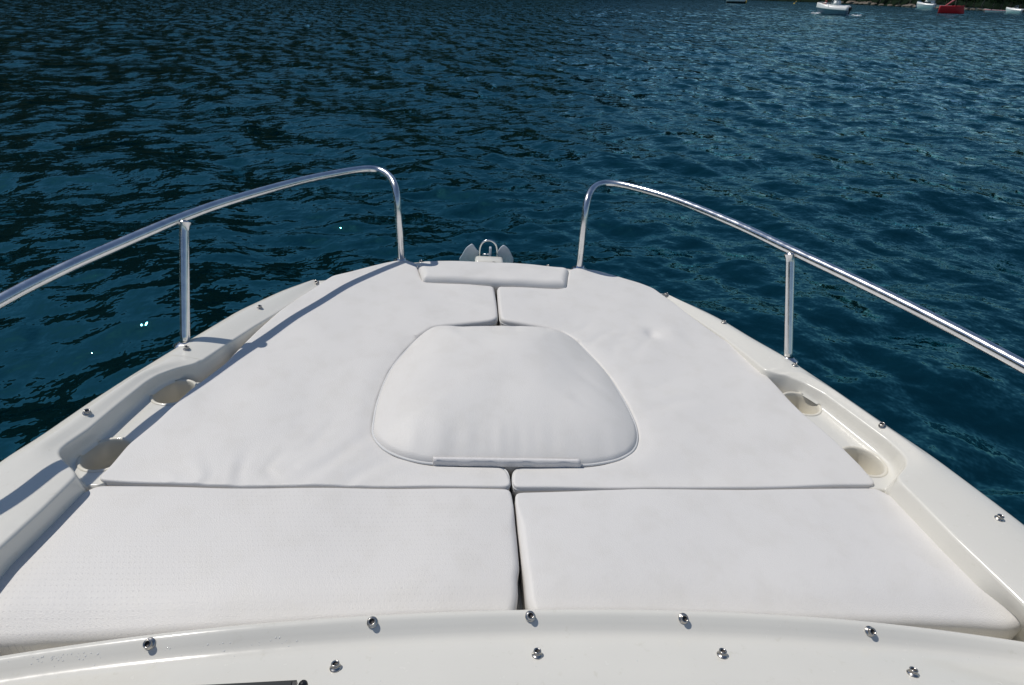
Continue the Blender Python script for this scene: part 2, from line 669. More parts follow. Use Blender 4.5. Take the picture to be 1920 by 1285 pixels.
# ---- snap studs
SV, SF = lathe_data([(0.0072, 0.0), (0.0073, 0.0009), (0.0066, 0.0018), (0.0048, 0.0023), (0.0044, 0.0032), (0.0044, 0.0046), (0.0050, 0.0056), (0.0053, 0.0066), (0.0051, 0.0075), (0.0044, 0.0080), (0.0036, 0.0077), (0.0031, 0.0068)], 20, False)
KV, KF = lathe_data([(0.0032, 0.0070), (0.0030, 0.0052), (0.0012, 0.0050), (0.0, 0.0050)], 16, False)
stud_me = None
socket_me = None
studpix = [(163, 775), (350, 655), (487, 578), (594, 530.5), (649, 509), (789, 489.5), (926, 493), (1027, 500), (1250, 554), (1357, 606), (1490, 686), (1654, 799), (1873, 973)]
studaft = [(281, 1207), (698, 1167), (994, 1156), (1281, 1160), (1630, 1184), (629, 1253), (1007, 1229), (1354, 1229), (1711, 1264)]
for lst, tree in ((studpix, DECK), (studaft, COAM)):
    for u, v in lst:
        h = surf_hit(u, v, tree)
        if h is None or (tree is DECK and h[0].z < -0.055):
            for dv in range(1, 14):
                h = surf_hit(u, v + dv, tree)
                if h is not None and h[0].z > -0.055:
                    break
        if h is None:
            continue
        p, n = h
        if tree is DECK and n.z < 0.6:
            n = Vector((n.x * 0.4, n.y * 0.4, 1)).normalized()
        if stud_me is None:
            o = mesh('snap_stud', SV, SF, M['stud'], boat)
            k = mesh('socket', KV, KF, M['socket'], o)
            stud_me, socket_me = o.data, k.data
        else:
            o = link('snap_stud', stud_me, None, boat)
            k = link('socket', socket_me, None, o)
        o.matrix_local = Matrix.Translation(p) @ n.to_track_quat('Z', 'Y').to_matrix().to_4x4() @ Matrix.Scale(1.1, 4)

# ---- bow rails
RR = 0.0125


def rail(side, pix, base_front, mid_top, mid_base):
    pts = [np.array(gp(u, v, z)) for u, v, z in pix]
    line = [np.array(p) for p in pts]
    sg = -1 if side == 'L' else 1
    y0 = line[0][1]
    xe = float(xout(side, np.array([y0 - 0.5]))[0]) - 0.04
    # the rail turns down to the side deck at its after end
    line = [np.array((sg * xe, y0 - 0.50, 0.07)), np.array((sg * xe, y0 - 0.49, 0.22)), np.array((sg * (xe + 0.005), y0 - 0.42, 0.31))] + line
    path = catmull(line, 10)
    path = smooth_line(resample(path, 0.012), 8)
    path = [P3(p) for p in path]
    o = tube('bow_rail', path, RR, M['steel'], boat, 20)
    # foot of the forward post
    fb = np.array(path[-1])
    V, F = lathe_data([(0.030, 0.0), (0.030, 0.003), (0.022, 0.006), (0.017, 0.010), (0.0155, 0.018), (0.0135, 0.019)], 24, False)
    f = mesh('rail_foot', V, F, M['steel'], o)
    f.location = fb
    # stanchion
    a = np.array(P3(gp(*mid_base)))
    b = np.array(P3(gp(*mid_top)))
    tt = np.linspace(0, 1, 14)[:, None]
    st = a + (b - a) * tt
    s = tube('stanchion', st, 0.0115, M['steel'], boat, 18)
    V, F = lathe_data([(0.026, 0.0), (0.026, 0.003), (0.018, 0.006), (0.0135, 0.011), (0.0125, 0.012)], 24, False)
    f = mesh('rail_foot', V, F, M['steel'], s)
    f.location = a
    d = Vector(b - a).normalized()
    f.rotation_euler = Vector((d.x * 0.4, d.y * 0.4, 1)).to_track_quat('Z', 'Y').to_euler()
    V, F = lathe_data([(0.0116, 0.0), (0.0125, 0.01), (0.0150, 0.016), (0.0165, 0.020)], 20, False)
    c = mesh('weld_collar', V, F, M['steel'], s)
    c.location = b - np.array(d) * 0.024
    c.rotation_euler = d.to_track_quat('Z', 'Y').to_euler()


rail('L', [(-420, 800, 0.320), (-180, 668, 0.335), (0, 565, 0.343), (90, 518.5, 0.346), (180, 477, 0.353), (345, 407, 0.362), (440, 374, 0.361), (560, 340.5, 0.355), (640, 324, 0.350), (688, 317, 0.346), (712, 319, 0.342), (730, 330, 0.333),
           (742, 352, 0.308), (746, 390, 0.235), (749.5, 440, 0.122), (752.5, 492, -0.012)], None, (345.5, 414, 0.359), (347, 648, 0.022))
rail('R', [(2330, 920, 0.382), (2120, 800, 0.378), (1920, 688, 0.373), (1810, 629, 0.370), (1700, 573, 0.367), (1590, 519.5, 0.363), (1482, 469, 0.358), (1380, 421, 0.352), (1260, 373, 0.345), (1180, 350, 0.340), (1146, 344, 0.336), (1124, 345.5, 0.331), (1108, 358, 0.320),
           (1099.5, 382, 0.283), (1095, 420, 0.203), (1090.5, 462, 0.102), (1086.5, 506, -0.012)], None, (1482, 474, 0.356), (1478, 676, 0.022))

# ---- anchor roller housing on the stem
bm = bmesh.new()
hx0, hy0, hz0 = gp(890, 489, -0.03)
hx1, _, _ = gp(944, 491, -0.03)
hx0 = gy(890.5, 486, 2.37)[0]
hx1 = gy(943.5, 486, 2.37)[0]
ht = gy(917, 482.5, 2.37)[2]
box_bm(bm, Vector(P3(((hx0 + hx1) / 2, 2.355, (ht - 0.07) / 2))), ((hx1 - hx0) * S, 0.075 * S, (ht + 0.07) * S), 0.0, 0.012)
bmo('roller_housing', bm, M['gel'], boat)

# ---- black frame of the windscreen at the lower edge
a = np.array(gp(330, 1288.5, 0.075))
b = np.array(gp(557, 1276.5, 0.075))
d = (b - a) / np.linalg.norm(b - a)
nrm = np.array([d[1], -d[0], 0.0])
V, F = [], []
sec = [(0.0, 0.0), (0.0, 0.010), (0.004, 0.013), (0.016, 0.013), (0.020, 0.010), (0.020, 0.0)]
a2 = a - d * 0.35
for p in (a2, a, b):
    for o_, z_ in sec:
        V.append(P3(p + nrm * o_ + np.array([0, 0, z_ - 0.008])))
F = gridfaces(3, 6, True) + [tuple(range(6))[::-1], tuple(12 + k for k in range(6))]
wf = sharp(mesh('windscreen_frame', V, F, M['black'], boat))
V = []
for p in (a2 + d * 0.002, b - d * 0.006):
    for o_, z_ in [(0.0035, 0.0132), (0.0035, 0.0145), (0.0165, 0.0145), (0.0165, 0.0132)]:
        V.append(P3(p + nrm * o_ + np.array([0, 0, z_ - 0.008])))
sharp(mesh('seal_strip', V, gridfaces(2, 4, True) + [(3, 2, 1, 0), (4, 5, 6, 7)], M['seal'], wf))
V, F = lathe_data([(0.006, 0.0), (0.006, 0.006), (0.0045, 0.009), (0.0, 0.010)], 16, False)
k = mesh('frame_knob', V, F, M['black'], wf)
k.location = P3(gp(569, 1288, 0.066))


# =================================================================== CUSHIONS
def seg_dist(p, poly):
    """distance of points to a closed polyline"""
    a = poly
    b = np.roll(poly, -1, 0)
    best = np.full(len(p), 1e9)
    for i in range(0, len(a), 60):
        aa, bb = a[i:i + 60], b[i:i + 60]
        ab = bb - aa
        l2 = (ab ** 2).sum(1) + 1e-12
        t = np.clip(((p[:, None, :] - aa[None]) * ab[None]).sum(2) / l2, 0, 1)
        q = aa[None] + t[..., None] * ab[None]
        d = np.sqrt(((p[:, None, :] - q) ** 2).sum(2)).min(1)
        best = np.minimum(best, d)
    return best


def inside(p, poly):
    x, y = p[:, 0], p[:, 1]
    c = np.zeros(len(p), bool)
    a = poly
    b = np.roll(poly, -1, 0)
    for (x0, y0), (x1, y1) in zip(a, b):
        k = ((y0 > y) != (y1 > y))
        c ^= k & (x < (x1 - x0) * (y - y0) / (y1 - y0 + 1e-15) + x0)
    return c


def cushion(name, outline, ztop, r, thick, mat, label, cat='cushion', step=0.0065, sm=6, grid=0.0095, rfun=None, group=None):
    """closed cushion: rounded shoulder of radius r, top surface ztop(x, y, d), straight sides; boat units"""
    o = smooth_line(resample(outline, step, True), sm, True)
    o = resample(o, step, True)
    area = 0.5 * np.sum(o[:, 0] * np.roll(o[:, 1], -1) - np.roll(o[:, 0], -1) * o[:, 1])
    if area < 0:
        o = o[::-1].copy()
    tan = np.roll(o, -1, 0) - np.roll(o, 1, 0)
    tan /= np.linalg.norm(tan, axis=1)[:, None]
    nin = np.column_stack([-tan[:, 1], tan[:, 0]])
    pts = [o]
    fr = [1 - math.cos(math.radians(a)) for a in (14, 30, 46, 62, 76, 90)]
    for f in fr:
        q = o + nin * (r * f)
        d = seg_dist(q, o)
        pts.append(q[(d > r * f * 0.93) & inside(q, o)])
    x0, y0 = o.min(0)
    x1, y1 = o.max(0)
    gx, gy_ = np.meshgrid(np.arange(x0, x1, grid), np.arange(y0, y1, grid * 0.866))
    gx[1::2] += grid * 0.5
    g = np.column_stack([gx.ravel(), gy_.ravel()])
    g = g[inside(g, o)]
    g = g[seg_dist(g, o) > r + grid * 0.55]
    pts.append(g)
    allp = np.vstack(pts)
    n = len(o)
    res = delaunay_2d_cdt([Vector(p) for p in allp], [(i, (i + 1) % n) for i in range(n)], [], 1, 1e-6)
    vv = np.array([v[:] for v in res[0]])
    d = seg_dist(vv, o)
    rr = r * rfun(vv[:, 0], vv[:, 1]) if rfun else np.full(len(vv), r)
    dd = np.minimum(d, rr)
    zt = ztop(vv[:, 0], vv[:, 1], d)
    z = zt - rr + np.sqrt(np.maximum(0, rr * rr - (rr - dd) ** 2))
    c = np.array([o[:, 0].mean(), o[:, 1].mean(), 0.0])
    V = [tuple((np.array([a, b, zz]) - c) * S) for (a, b), zz in zip(vv, z)]
    F = [tuple(f) for f in res[2]]
    # boundary order, for the sides
    bound = [i for i in range(len(vv)) if d[i] < 1e-5]
    key = {}
    for i in bound:
        j = int(np.argmin(((o - vv[i]) ** 2).sum(1)))
        key.setdefault(j, i)
    order = [key[j] for j in sorted(key)]
    base = len(V)
    nb = len(order)
    for dz, sh in ((0.2, 0.0), (1.0, 0.004)):
        for i in order:
            V.append(((vv[i, 0] - c[0]) * S, (vv[i, 1] - c[1]) * S, (z[i] - dz * (thick - r) - c[2]) * S))
    for j in range(nb):
        k = (j + 1) % nb
        F.append((order[k], order[j], base + j, base + k))
        F.append((base + k, base + j, base + nb + j, base + nb + k))
    F.append(tuple(base + nb + j for j in range(nb))[::-1])
    ob = mesh(name, V, F, mat)
    ob.matrix_world = MB_ @ Matrix.Translation(Vector(c * S))
    tag(ob, label, cat, group)
    return ob, o, c, (vv, z)


def gauss(x, y, cx, cy, sx, sy, rot=0.0):
    c, s = math.cos(rot), math.sin(rot)
    u = (x - cx) * c + (y - cy) * s
    v = -(x - cx) * s + (y - cy) * c
    return np.exp(-(u / sx) ** 2 - (v / sy) ** 2)


def folds(x, y, cx, cy, rot, lx, ly, lam, amp, ph=0.0):
    """a fan of soft creases round (cx, cy); creases run along rot"""
    c, s = math.cos(rot), math.sin(rot)
    u = (x - cx) * c + (y - cy) * s
    v = -(x - cx) * s + (y - cy) * c
    w = np.exp(-(u / lx) ** 2 - (v / ly) ** 2)
    vv = v / (1 + 0.6 * np.abs(u) / lx)
    return 0.55 * amp * w * (np.sin(vv / lam * 2 * PI + ph) + 0.4 * np.sin(vv / lam * 3.7 * PI + 1.3 + ph))


def wob(x, y, sc, seed):
    r = np.random.default_rng(seed)
    acc = 0
    for k in range(9):
        a = r.uniform(0, 2 * PI)
        w = 2 * PI / (sc * r.uniform(0.5, 1.6))
        acc = acc + np.sin(w * (x * math.cos(a) + y * math.sin(a)) + r.uniform(0, 2 * PI)) / 9 ** 0.5
    return acc


def pipe_ring(parent, o, c, zf, off, rad, mat, name='piping', part=None):
    """welt sewn round a cushion's upper edge"""
    q = o
    tan = np.roll(q, -1, 0) - np.roll(q, 1, 0)
    tan /= np.linalg.norm(tan, axis=1)[:, None]
    nin = np.column_stack([-tan[:, 1], tan[:, 0]])
    p = q - nin * off
    path = [((a - c[0]) * S, (b - c[1]) * S, zf(a, b) * S) for a, b in p]
    return tube(name, path, rad, mat, parent, 8, closed=True)


LN = lambda pts: gx2(pts, 0.0)
ZE = -0.012

hatch_pix = [(839, 611), (880, 612), (932, 614), (985, 615), (1028, 617), (1056, 624), (1083, 641), (1121, 680), (1149, 715), (1176, 759), (1192, 794), (1196, 821), (1189, 842), (1164, 858), (1128, 866.5), (1090, 870),
             (1000, 870), (900, 868.5), (812, 867), (777, 862), (743, 852), (716, 837), (699, 814), (700, 787), (709, 746), (729, 697), (757, 660), (788, 629), (812, 615)]
HO = catmull(gx2(hatch_pix, 0.004), 6, True)
hc = HO.mean(0)

padL_front = [(185, 909), (241, 841), (297, 796), (358, 737), (422, 689), (456, 653), (482, 627), (524, 590), (560, 564), (595, 541), (623, 523)]
padL = gx2(padL_front, ZE) + gx2([(655, 512), (690, 503), (720, 495.5), (743, 490.5), (765, 491), (781, 496)], -0.004)
padR_front = [(1640, 917), (1615, 883), (1580, 849), (1512, 790), (1471, 749), (1431, 706), (1371, 652), (1325, 621), (1278, 586), (1250, 564), (1226, 546)]
padR = gx2(padR_front, ZE) + gx2([(1200, 533), (1153, 518), (1113, 508), (1079, 504.5), (1066, 508)], -0.004)

frontL = padL + LN([(783, 503), (788, 517), (794, 529), (850, 533), (926, 537), (930.5, 565), (933.3, 592), (932.8, 601), (923, 604.5), (880, 608), (839, 611.5)]) \
    + LN([(812, 615), (788, 629), (757, 660), (729, 697), (709, 746), (700, 787), (699, 814), (716, 837.5), (743, 853), (777, 864), (812, 869.5), (880, 871), (940, 870), (953, 878), (957, 900), (958, 913), (800, 912.5), (600, 912), (400, 911.5)])
frontR = padR[::-1]
frontR = LN([(1064, 520), (1060, 538), (1050, 541.5), (1000, 540), (932.5, 538), (934.3, 565), (936.6, 592), (938, 602), (950, 606), (985, 611), (1028, 617.5), (1056, 624), (1083, 641), (1121, 680), (1149, 715), (1176, 759), (1192, 794), (1196, 821), (1189, 843),
             (1164, 860), (1128, 869), (1090, 873), (1000, 874), (970, 873.5), (961.5, 880), (961, 900), (962.5, 914.5), (1200, 915), (1400, 916)]) + padR
# (outline order is put right inside cushion())


def near_hatch(x, y):
    return seg_dist(np.column_stack([x, y]), HO)


def ztL(x, y, d):
    z = 0.004 * np.ones_like(x) + 0.0016 * wob(x, y, 0.35, 3)
    hd = near_hatch(x, y)
    z -= 0.005 * np.exp(-(hd / 0.03) ** 2) * (y < 1.62)
    # creases running from the hatch pad's corner to the rear seam
    z += folds(x, y, -0.42, 1.02, -2.25, 0.16, 0.16, 0.075, 0.0022)
    z += folds(x, y, -0.66, 0.985, 1.75, 0.07, 0.14, 0.055, 0.0022, 0.8)
    z += folds(x, y, -0.10, 1.86, -0.5, 0.16, 0.07, 0.06, 0.0016, 0.3)
    z += folds(x, y, -0.22, 1.76, -0.25, 0.10, 0.08, 0.05, 0.0012, 0.3)
    z -= 0.006 * gauss(x, y, -0.2, 0.985, 0.3, 0.04)
    z += 0.006 * gauss(x, y, -0.03, 1.76, 0.16, 0.10)
    return z


def ztR(x, y, d):
    z = 0.004 * np.ones_like(x) + 0.0016 * wob(x, y, 0.35, 5)
    hd = near_hatch(x, y)
    z -= 0.005 * np.exp(-(hd / 0.03) ** 2) * (y < 1.62)
    dx, dy, _ = gp(1222, 625, 0.0)
    z -= 0.010 * gauss(x, y, dx, dy, 0.022, 0.030) + 0.004 * gauss(x, y, dx + 0.02, dy - 0.01, 0.06, 0.05)
    z += 0.004 * gauss(x, y, dx + 0.075, dy - 0.01, 0.04, 0.06)
    z += folds(x, y, 0.34, 1.66, 0.75, 0.10, 0.11, 0.065, 0.0016)
    z += folds(x, y, 0.50, 1.30, 0.35, 0.14, 0.10, 0.08, 0.0015)
    z += folds(x, y, dx - 0.06, dy - 0.06, 0.9, 0.12, 0.09, 0.07, 0.0013)
    z -= 0.006 * gauss(x, y, 0.2, 0.985, 0.3, 0.04)
    z += 0.006 * gauss(x, y, 0.03, 1.76, 0.16, 0.10)
    return z


cl, oL, cL, _ = cushion('sunpad_cushion', frontL, ztL, 0.011, 0.07, M['vinyl'],
                        'smooth white sunpad cushion with a rail shadow along its outer edge, left of hatch pad', rfun=lambda x, y: 0.45 + 0.55 * sstep(0.965, 1.02, y))
cr_, oR, cR, _ = cushion('sunpad_cushion', frontR, ztR, 0.011, 0.07, M['vinyl'],
                         'smooth white vinyl sunpad cushion with a round dimple in it, right of the hatch pad', rfun=lambda x, y: 0.45 + 0.55 * sstep(0.965, 1.02, y))

# rear pair
afty = lambda x: 0.631 - 0.066 * x * x + 0.020 * sstep(0.55, 0.95, abs(x))
rearR = LN([(965, 922), (967.5, 945), (973, 992), (982, 1070)]) + [(0.010, 0.72), (0.011, 0.66), (0.02, afty(0) - 0.002)] + [(x, afty(x)) for x in (0.1, 0.25, 0.4, 0.55, 0.7, 0.82, 0.92)] \
    + [(1.000, 0.586), (1.040, 0.594), (1.066, 0.618), (1.068, 0.668), (1.060, 0.72)] + gx2([(1812, 1030)], -0.014) + gx2([(1756, 985), (1680, 940), (1641, 918.5)], -0.010) + LN([(1400, 917), (1200, 916)])
rearL = LN([(958, 914.5), (964, 950), (970, 1000), (976, 1070)]) + [(-0.004, 0.72), (-0.004, 0.67), (-0.016, afty(0) - 0.002)] + [(-x, afty(x)) for x in (0.1, 0.25, 0.4, 0.55, 0.7, 0.82, 0.92)] \
    + [(-0.98, 0.590), (-1.012, 0.60), (-1.030, 0.622), (-1.032, 0.66)] + gx2([(0, 1044), (63, 984), (117, 949), (182, 913)], -0.006) + LN([(400, 913), (600, 913.5), (800, 914)])


def ztrear(seed):
    def f(x, y, d):
        z = 0.0015 * np.ones_like(x) + 0.0015 * wob(x, y, 0.4, seed)
        z -= 0.012 * np.exp(-((y - afty(x)) / 0.045) ** 2)
        z += 0.004 * (1 - np.exp(-d / 0.08)) - 0.002
        return z
    return f


rl, oRL, cRL, _ = cushion('rear_cushion', rearL, ztrear(8), 0.017, 0.075, M['perf'],
                          'white perforated rear cushion with dotted pinholes, beside the coaming\'s wet left end', rfun=lambda x, y: 0.3 + 0.7 * (1 - sstep(0.83, 0.90, y)))
rr_, oRR, cRR, _ = cushion('rear_cushion', rearR, ztrear(9), 0.017, 0.075, M['perf2'],
                           'white grained vinyl rear cushion without dotted pinholes, pointed outer corner by the right gunwale', rfun=lambda x, y: 0.3 + 0.7 * (1 - sstep(0.83, 0.90, y)))

# hatch pad: domed, with welt and sewn flap
hs = hc + (HO - hc) * 0.996


def zth(x, y, d):
    t = np.clip(d / 0.30, 0, 1)
    z = 0.006 + 0.058 * (1 - (1 - t) ** 2.9)
    z += 0.014 * gauss(x, y, 0.06, 1.48, 0.10, 0.20)
    z += 0.006 * gauss(x, y, -0.14, 1.35, 0.16, 0.2)
    edge = np.exp(-(d / 0.10) ** 2)
    sag = (y < 1.22)
    z += 0.0006 * np.exp(-((y - 1.075) / 0.05) ** 2) * (np.sin(x * 58 + 4 * np.sin(x * 7 + 1)) + 0.7 * np.sin(x * 131 + 3 * np.sin(x * 17)))
    z += 0.0010 * np.exp(-((y - 1.63) / 0.07) ** 2) * (np.sin(x * 55 + 1 + 1.5 * np.sin(x * 13)) + 0.5 * np.sin(x * 105))
    z += 0.0016 * wob(x, y, 0.25, 21)
    z += folds(x, y, 0.24, 1.30, 2.3, 0.16, 0.12, 0.09, 0.0016)
    return z


hp, oH, cH, _ = cushion('hatch_pad', hs, zth, 0.012, 0.05, M['vinyl'],
                        'domed white hatch pad with rounded corners and piped edge, in the middle of the sunpad', 'cushion', sm=3)
pipe_ring(hp, oH, cH, lambda a, b: -0.006 + 0.004, 0.0005, 0.0032, M['piping'])
# flap along the aft edge
fa = np.array(gp(812, 861, 0.016))
fb = np.array(gp(1089, 865, 0.016))
ga = np.array(gp(812, 870, 0.0))
gb = np.array(gp(1089, 873.5, 0.0))
V = []
fa[2] = fb[2] = 0.012
nx = 40
for i in range(nx + 1):
    t = i / nx
    top = fa * (1 - t) + fb * t
    bot = ga * (1 - t) + gb * t
    w = 0.0012 * math.sin(t * 23) + 0.0008 * math.sin(t * 51)
    mid = (top + bot) / 2 + np.array([0, -0.001 + w * 0.5, 0.0005])
    up2 = top + np.array([0, 0.008, 0.0025])
    for q in (up2 + np.array([0, 0, 0.001]), top + np.array([0, 0.0, 0.0022]), mid, bot + np.array([0, -0.002 + w * 0.5, -0.003]), bot + np.array([0, -0.0015, -0.006])):
        V.append(tuple((q - cH) * S))
fl = mesh('flap', V, gridfaces(nx + 1, 5), M['webbing'], hp)
md = fl.modifiers.new('thick', 'SOLIDIFY')
md.thickness = 0.0010
md.offset = 0

# bow bolster
bolX = [(-0.324, 2.200), (-0.307, 2.12), (-0.289, 2.036), (-0.15, 2.032), (0.0, 2.030), (0.15, 2.028), (0.290, 2.028), (0.309, 2.12), (0.328, 2.195), (0.306, 2.215), (0.17, 2.238), (0.0, 2.246), (-0.17, 2.238), (-0.30, 2.22)]


def ztb(x, y, d):
    return 0.026 - 0.010 * np.clip((y - 2.06) / 0.18, 0, 1) + 0.0012 * wob(x, y, 0.2, 31)


bb, oB, cB, _ = cushion('bow_bolster', bolX, ztb, 0.028, 0.09, M['vinyl'], 'narrow raised white bolster at the bow, between the two front rail posts', 'cushion', step=0.005, sm=5, grid=0.008)

# welts on the two front cushions (only the sewn line by the split and the hatch shows)
for par, o, c in ((cl, oL, cL), (cr_, oR, cR)):
    pipe_ring(par, o, c, lambda a, b: -0.0095 + 0.0015 * math.sin(a * 9), -0.0004, 0.0016, M['piping'])

# ---- water marks and droplets on the aft corner
drops = bmesh.new()
for k in range(70):
    u = random.choice([random.gauss(100, 60), random.uniform(0, 300), random.uniform(300, 560)])
    v = 1235 - 0.07 * u + abs(random.gauss(0, 12))
    if u < 0 or v > 1285:
        continue
    h = surf_hit(u, v, COAM)
    if not h:
        continue
    r = random.uniform(0.0004, 0.0011)
    res = bmesh.ops.create_uvsphere(drops, u_segments=10, v_segments=6, radius=r)
    q = h[1].to_track_quat('Z', 'Y').to_matrix().to_4x4()
    bmesh.ops.transform(drops, matrix=Matrix.Translation(h[0]) @ q @ Matrix.Diagonal((1, random.uniform(0.8, 1.6), 0.4, 1)), verts=res['verts'])
for u, v in ((1005, 1250), (1060, 1237), (1195, 1239), (714, 1277), (1815, 1236), (1836, 1233), (1618, 1210), (517, 1196), (524, 1196)):
    h = surf_hit(u, v, COAM)
    r = random.uniform(0.0006, 0.0012)
    res = bmesh.ops.create_uvsphere(drops, u_segments=10, v_segments=6, radius=r)
    q = h[1].to_track_quat('Z', 'Y').to_matrix().to_4x4()
    bmesh.ops.transform(drops, matrix=Matrix.Translation(h[0]) @ q @ Matrix.Diagonal((1, 1.2, 0.5, 1)), verts=res['verts'])
mw, nt, b = newmat('water_drop')
b.inputs['Base Color'].default_value = (0.72, 0.72, 0.69, 1)
b.inputs['IOR'].default_value = 1.6
b.inputs['Roughness'].default_value = 0.03
do = bmo('water_drops', drops, mw)
do.matrix_world = MB_
tag(do, 'clear water drops scattered on the cream coaming', 'water drops', kind='stuff')

# =================================================================== ANCHOR on the bow roller
anc = empty('anchor')
tag(anc, 'galvanised anchor with two rounded flukes and a steel roll bar, hung over the bow', 'anchor')
AY = 2.43
a0 = np.array(gy(917, 490, AY))
anc.matrix_world = MB_ @ Matrix.Translation(Vector(a0 * S))


def plate(name, pix, y, bend, th, mat):
    pts = [np.array(gy(u, v, y)) for u, v in pix]
    pts = catmull(pts, 6, True)
    c = pts.mean(0)
    bm = bmesh.new()
    rings = []
    for off in (-th / 2, th / 2):
        for s_ in (1.0, 0.7, 0.35):
            ring = []
            for p in pts:
                q = c + (p - c) * s_
                q = q - a0
                q = q * S
                bend_ = bend * ((p[0] - c[0]) * s_ * S) ** 2
                ring.append(bm.verts.new((q[0], q[1] + off + bend_, q[2])))
            rings.append(ring)
    n = len(pts)
    for base in (0, 3):
        for k in range(2):
            A, B = rings[base + k], rings[base + k + 1]
            for j in range(n):
                bm.faces.new((A[j], A[(j + 1) % n], B[(j + 1) % n], B[j]))
        bm.faces.new(rings[base + 2])
    for j in range(n):
        bm.faces.new((rings[0][j], rings[3][j], rings[3][(j + 1) % n], rings[0][(j + 1) % n]))
    return sharp(bmo(name, bm, mat, anc), 50)


plate('fluke', [(862, 492), (867, 478), (874, 466), (883, 458.8), (887, 459.5), (894, 469), (899, 476), (902, 492), (884, 506)], AY, 4.0, 0.008, M['galv'])
plate('fluke', [(931, 492), (932, 478), (936, 468), (942, 461.5), (946, 461), (953, 467), (959, 478), (962, 492), (945, 506)], AY, 4.0, 0.008, M['galv'])
hoop = [np.array(gy(u, v, AY - 0.02)) for u, v in [(899, 500), (899, 484), (899.5, 468), (903, 457.5), (909, 452.5), (915.5, 451), (922, 452.3), (928, 457), (931.5, 466), (932.3, 484), (932, 500)]]
tube('roll_bar', [tuple((q - a0) * S) for q in catmull(hoop, 6)], 0.0038, M['steel'], anc, 12)
bm = bmesh.new()
q0 = (np.array(gy(918.5, 496, AY - 0.01)) - a0) * S
q1 = (np.array(gy(919, 464, AY - 0.01)) - a0) * S
box_bm(bm, Vector((q0 + q1) / 2), (0.0085, 0.02, abs(q1[2] - q0[2])), 0.0, 0.0015)
bmo('shank', bm, M['galv'], anc)
q0 = (np.array(gy(905, 477.5, AY - 0.015)) - a0) * S
q1 = (np.array(gy(917, 477.5, AY - 0.015)) - a0) * S
tube('cross_pin', [tuple(q0), tuple((q0 + q1) / 2), tuple(q1)], 0.0035, M['steel'], anc, 10)

# =================================================================== WATER
V = []
vang = math.atan2(WF[0], WF[1])
th_f = np.arange(-1.12, 1.12, 0.0036)
th_c = np.linspace(1.12, 2 * PI - 1.12, 60)[:-1]
ths = np.concatenate([th_f, th_c]) + vang
rs = [0.05]
while rs[-1] < 420:
    rs.append(rs[-1] + (0.35 if rs[-1] < 0.9 else 0.008 + 0.004 * rs[-1]))
while rs[-1] < 5000:
    rs.append(rs[-1] * 1.02)
rs = np.array(rs)
TH, RRg = np.meshgrid(ths, rs)
X = RRg * np.sin(TH)
Y = RRg * np.cos(TH)
Z = np.zeros_like(X)
cell = np.maximum(0.008 + 0.004 * RRg, 0.0036 * RRg)
cell = np.where(RRg > 420, 0.02 * RRg, cell)
# slow patches of livelier and calmer surface
patch = 0
for k in range(7):
    a = rng.uniform(0, 2 * PI)
    w = 2 * PI / rng.uniform(4, 14)
    patch = patch + np.sin(w * (X * math.cos(a) + Y * math.sin(a)) + rng.uniform(0, 6.28)) / 7 ** 0.5
for k in range(6):
    a = rng.uniform(0, 2 * PI)
    w = 2 * PI / rng.uniform(22, 70)
    patch = patch + 0.9 * np.sin(w * (X * math.cos(a) + Y * math.sin(a)) + rng.uniform(0, 6.28)) / 6 ** 0.5
patch = 0.88 + 0.42 * np.clip(patch, -1.2, 1.2)
NW = 84
lams = np.geomspace(0.085, 4.2, NW)
var_all = 0.0
var_kept = np.zeros_like(X)
for lam in lams:
    if rng.random() < 0.5:
        a = rng.normal(1.02, 0.34)            # wind waves
    else:
        a = rng.normal(-0.05, 0.36)           # chop from ahead
    kx, ky = math.sin(a), math.cos(a)
    lam *= rng.uniform(0.95, 1.05)
    w = 2 * PI / lam
    slope = 0.031 * (1.0 if lam > 0.35 else (lam / 0.35) ** 0.6) * (1.0 if lam < 0.8 else (0.8 / lam) ** 0.75)
    amp = slope / w
    fil = np.clip((lam / cell - 1.1) / 2.2, 0, 1)
    ph = w * (X * kx + Y * ky) + rng.uniform(0, 2 * PI)
    ph = ph + 0.5 * np.sin(0.23 * w * (X * ky - Y * kx) + rng.uniform(0, 6.28))
    m_ = patch if lam < 1.2 else 1.0
    var_all += slope ** 2 / 2
    var_kept += (slope * fil) ** 2 / 2
    Z += amp * fil * m_ * (np.sin(ph) + 0.18 * np.cos(2 * ph))
for lam, a, slope in ((1.9, 1.00, 0.040), (2.7, 1.12, 0.042), (3.6, 0.92, 0.040), (5.2, 1.05, 0.030), (2.3, 0.15, 0.026)):
    # a low swell left by passing boats, in broken trains
    w = 2 * PI / lam
    ph = w * (X * math.sin(a) + Y * math.cos(a)) + rng.uniform(0, 6.28)
    ph = ph + 0.6 * np.sin(0.15 * w * (X * math.cos(a) - Y * math.sin(a)) + rng.uniform(0, 6.28))
    env = 0.55 + 0.45 * np.sin(0.17 * w * (X * math.sin(a + 0.5) + Y * math.cos(a + 0.5)) + rng.uniform(0, 6.28))
    Z += slope / w * env * np.clip((lam / cell - 1.1) / 2.2, 0, 1) * np.sin(ph)
nr, nc = X.shape
verts = np.column_stack([X.ravel(), Y.ravel(), Z.ravel()])
ii, jj = np.meshgrid(np.arange(nr - 1), np.arange(nc), indexing='ij')
j2 = (jj + 1) % nc
faces = np.stack([ii * nc + jj, (ii + 1) * nc + jj, (ii + 1) * nc + j2, ii * nc + j2], -1).reshape(-1, 4)[:, ::-1]
me = bpy.data.meshes.new('water')
me.vertices.add(len(verts))
me.vertices.foreach_set('co', verts.ravel())
me.loops.add(faces.size)
me.loops.foreach_set('vertex_index', faces.ravel().astype(np.int32))
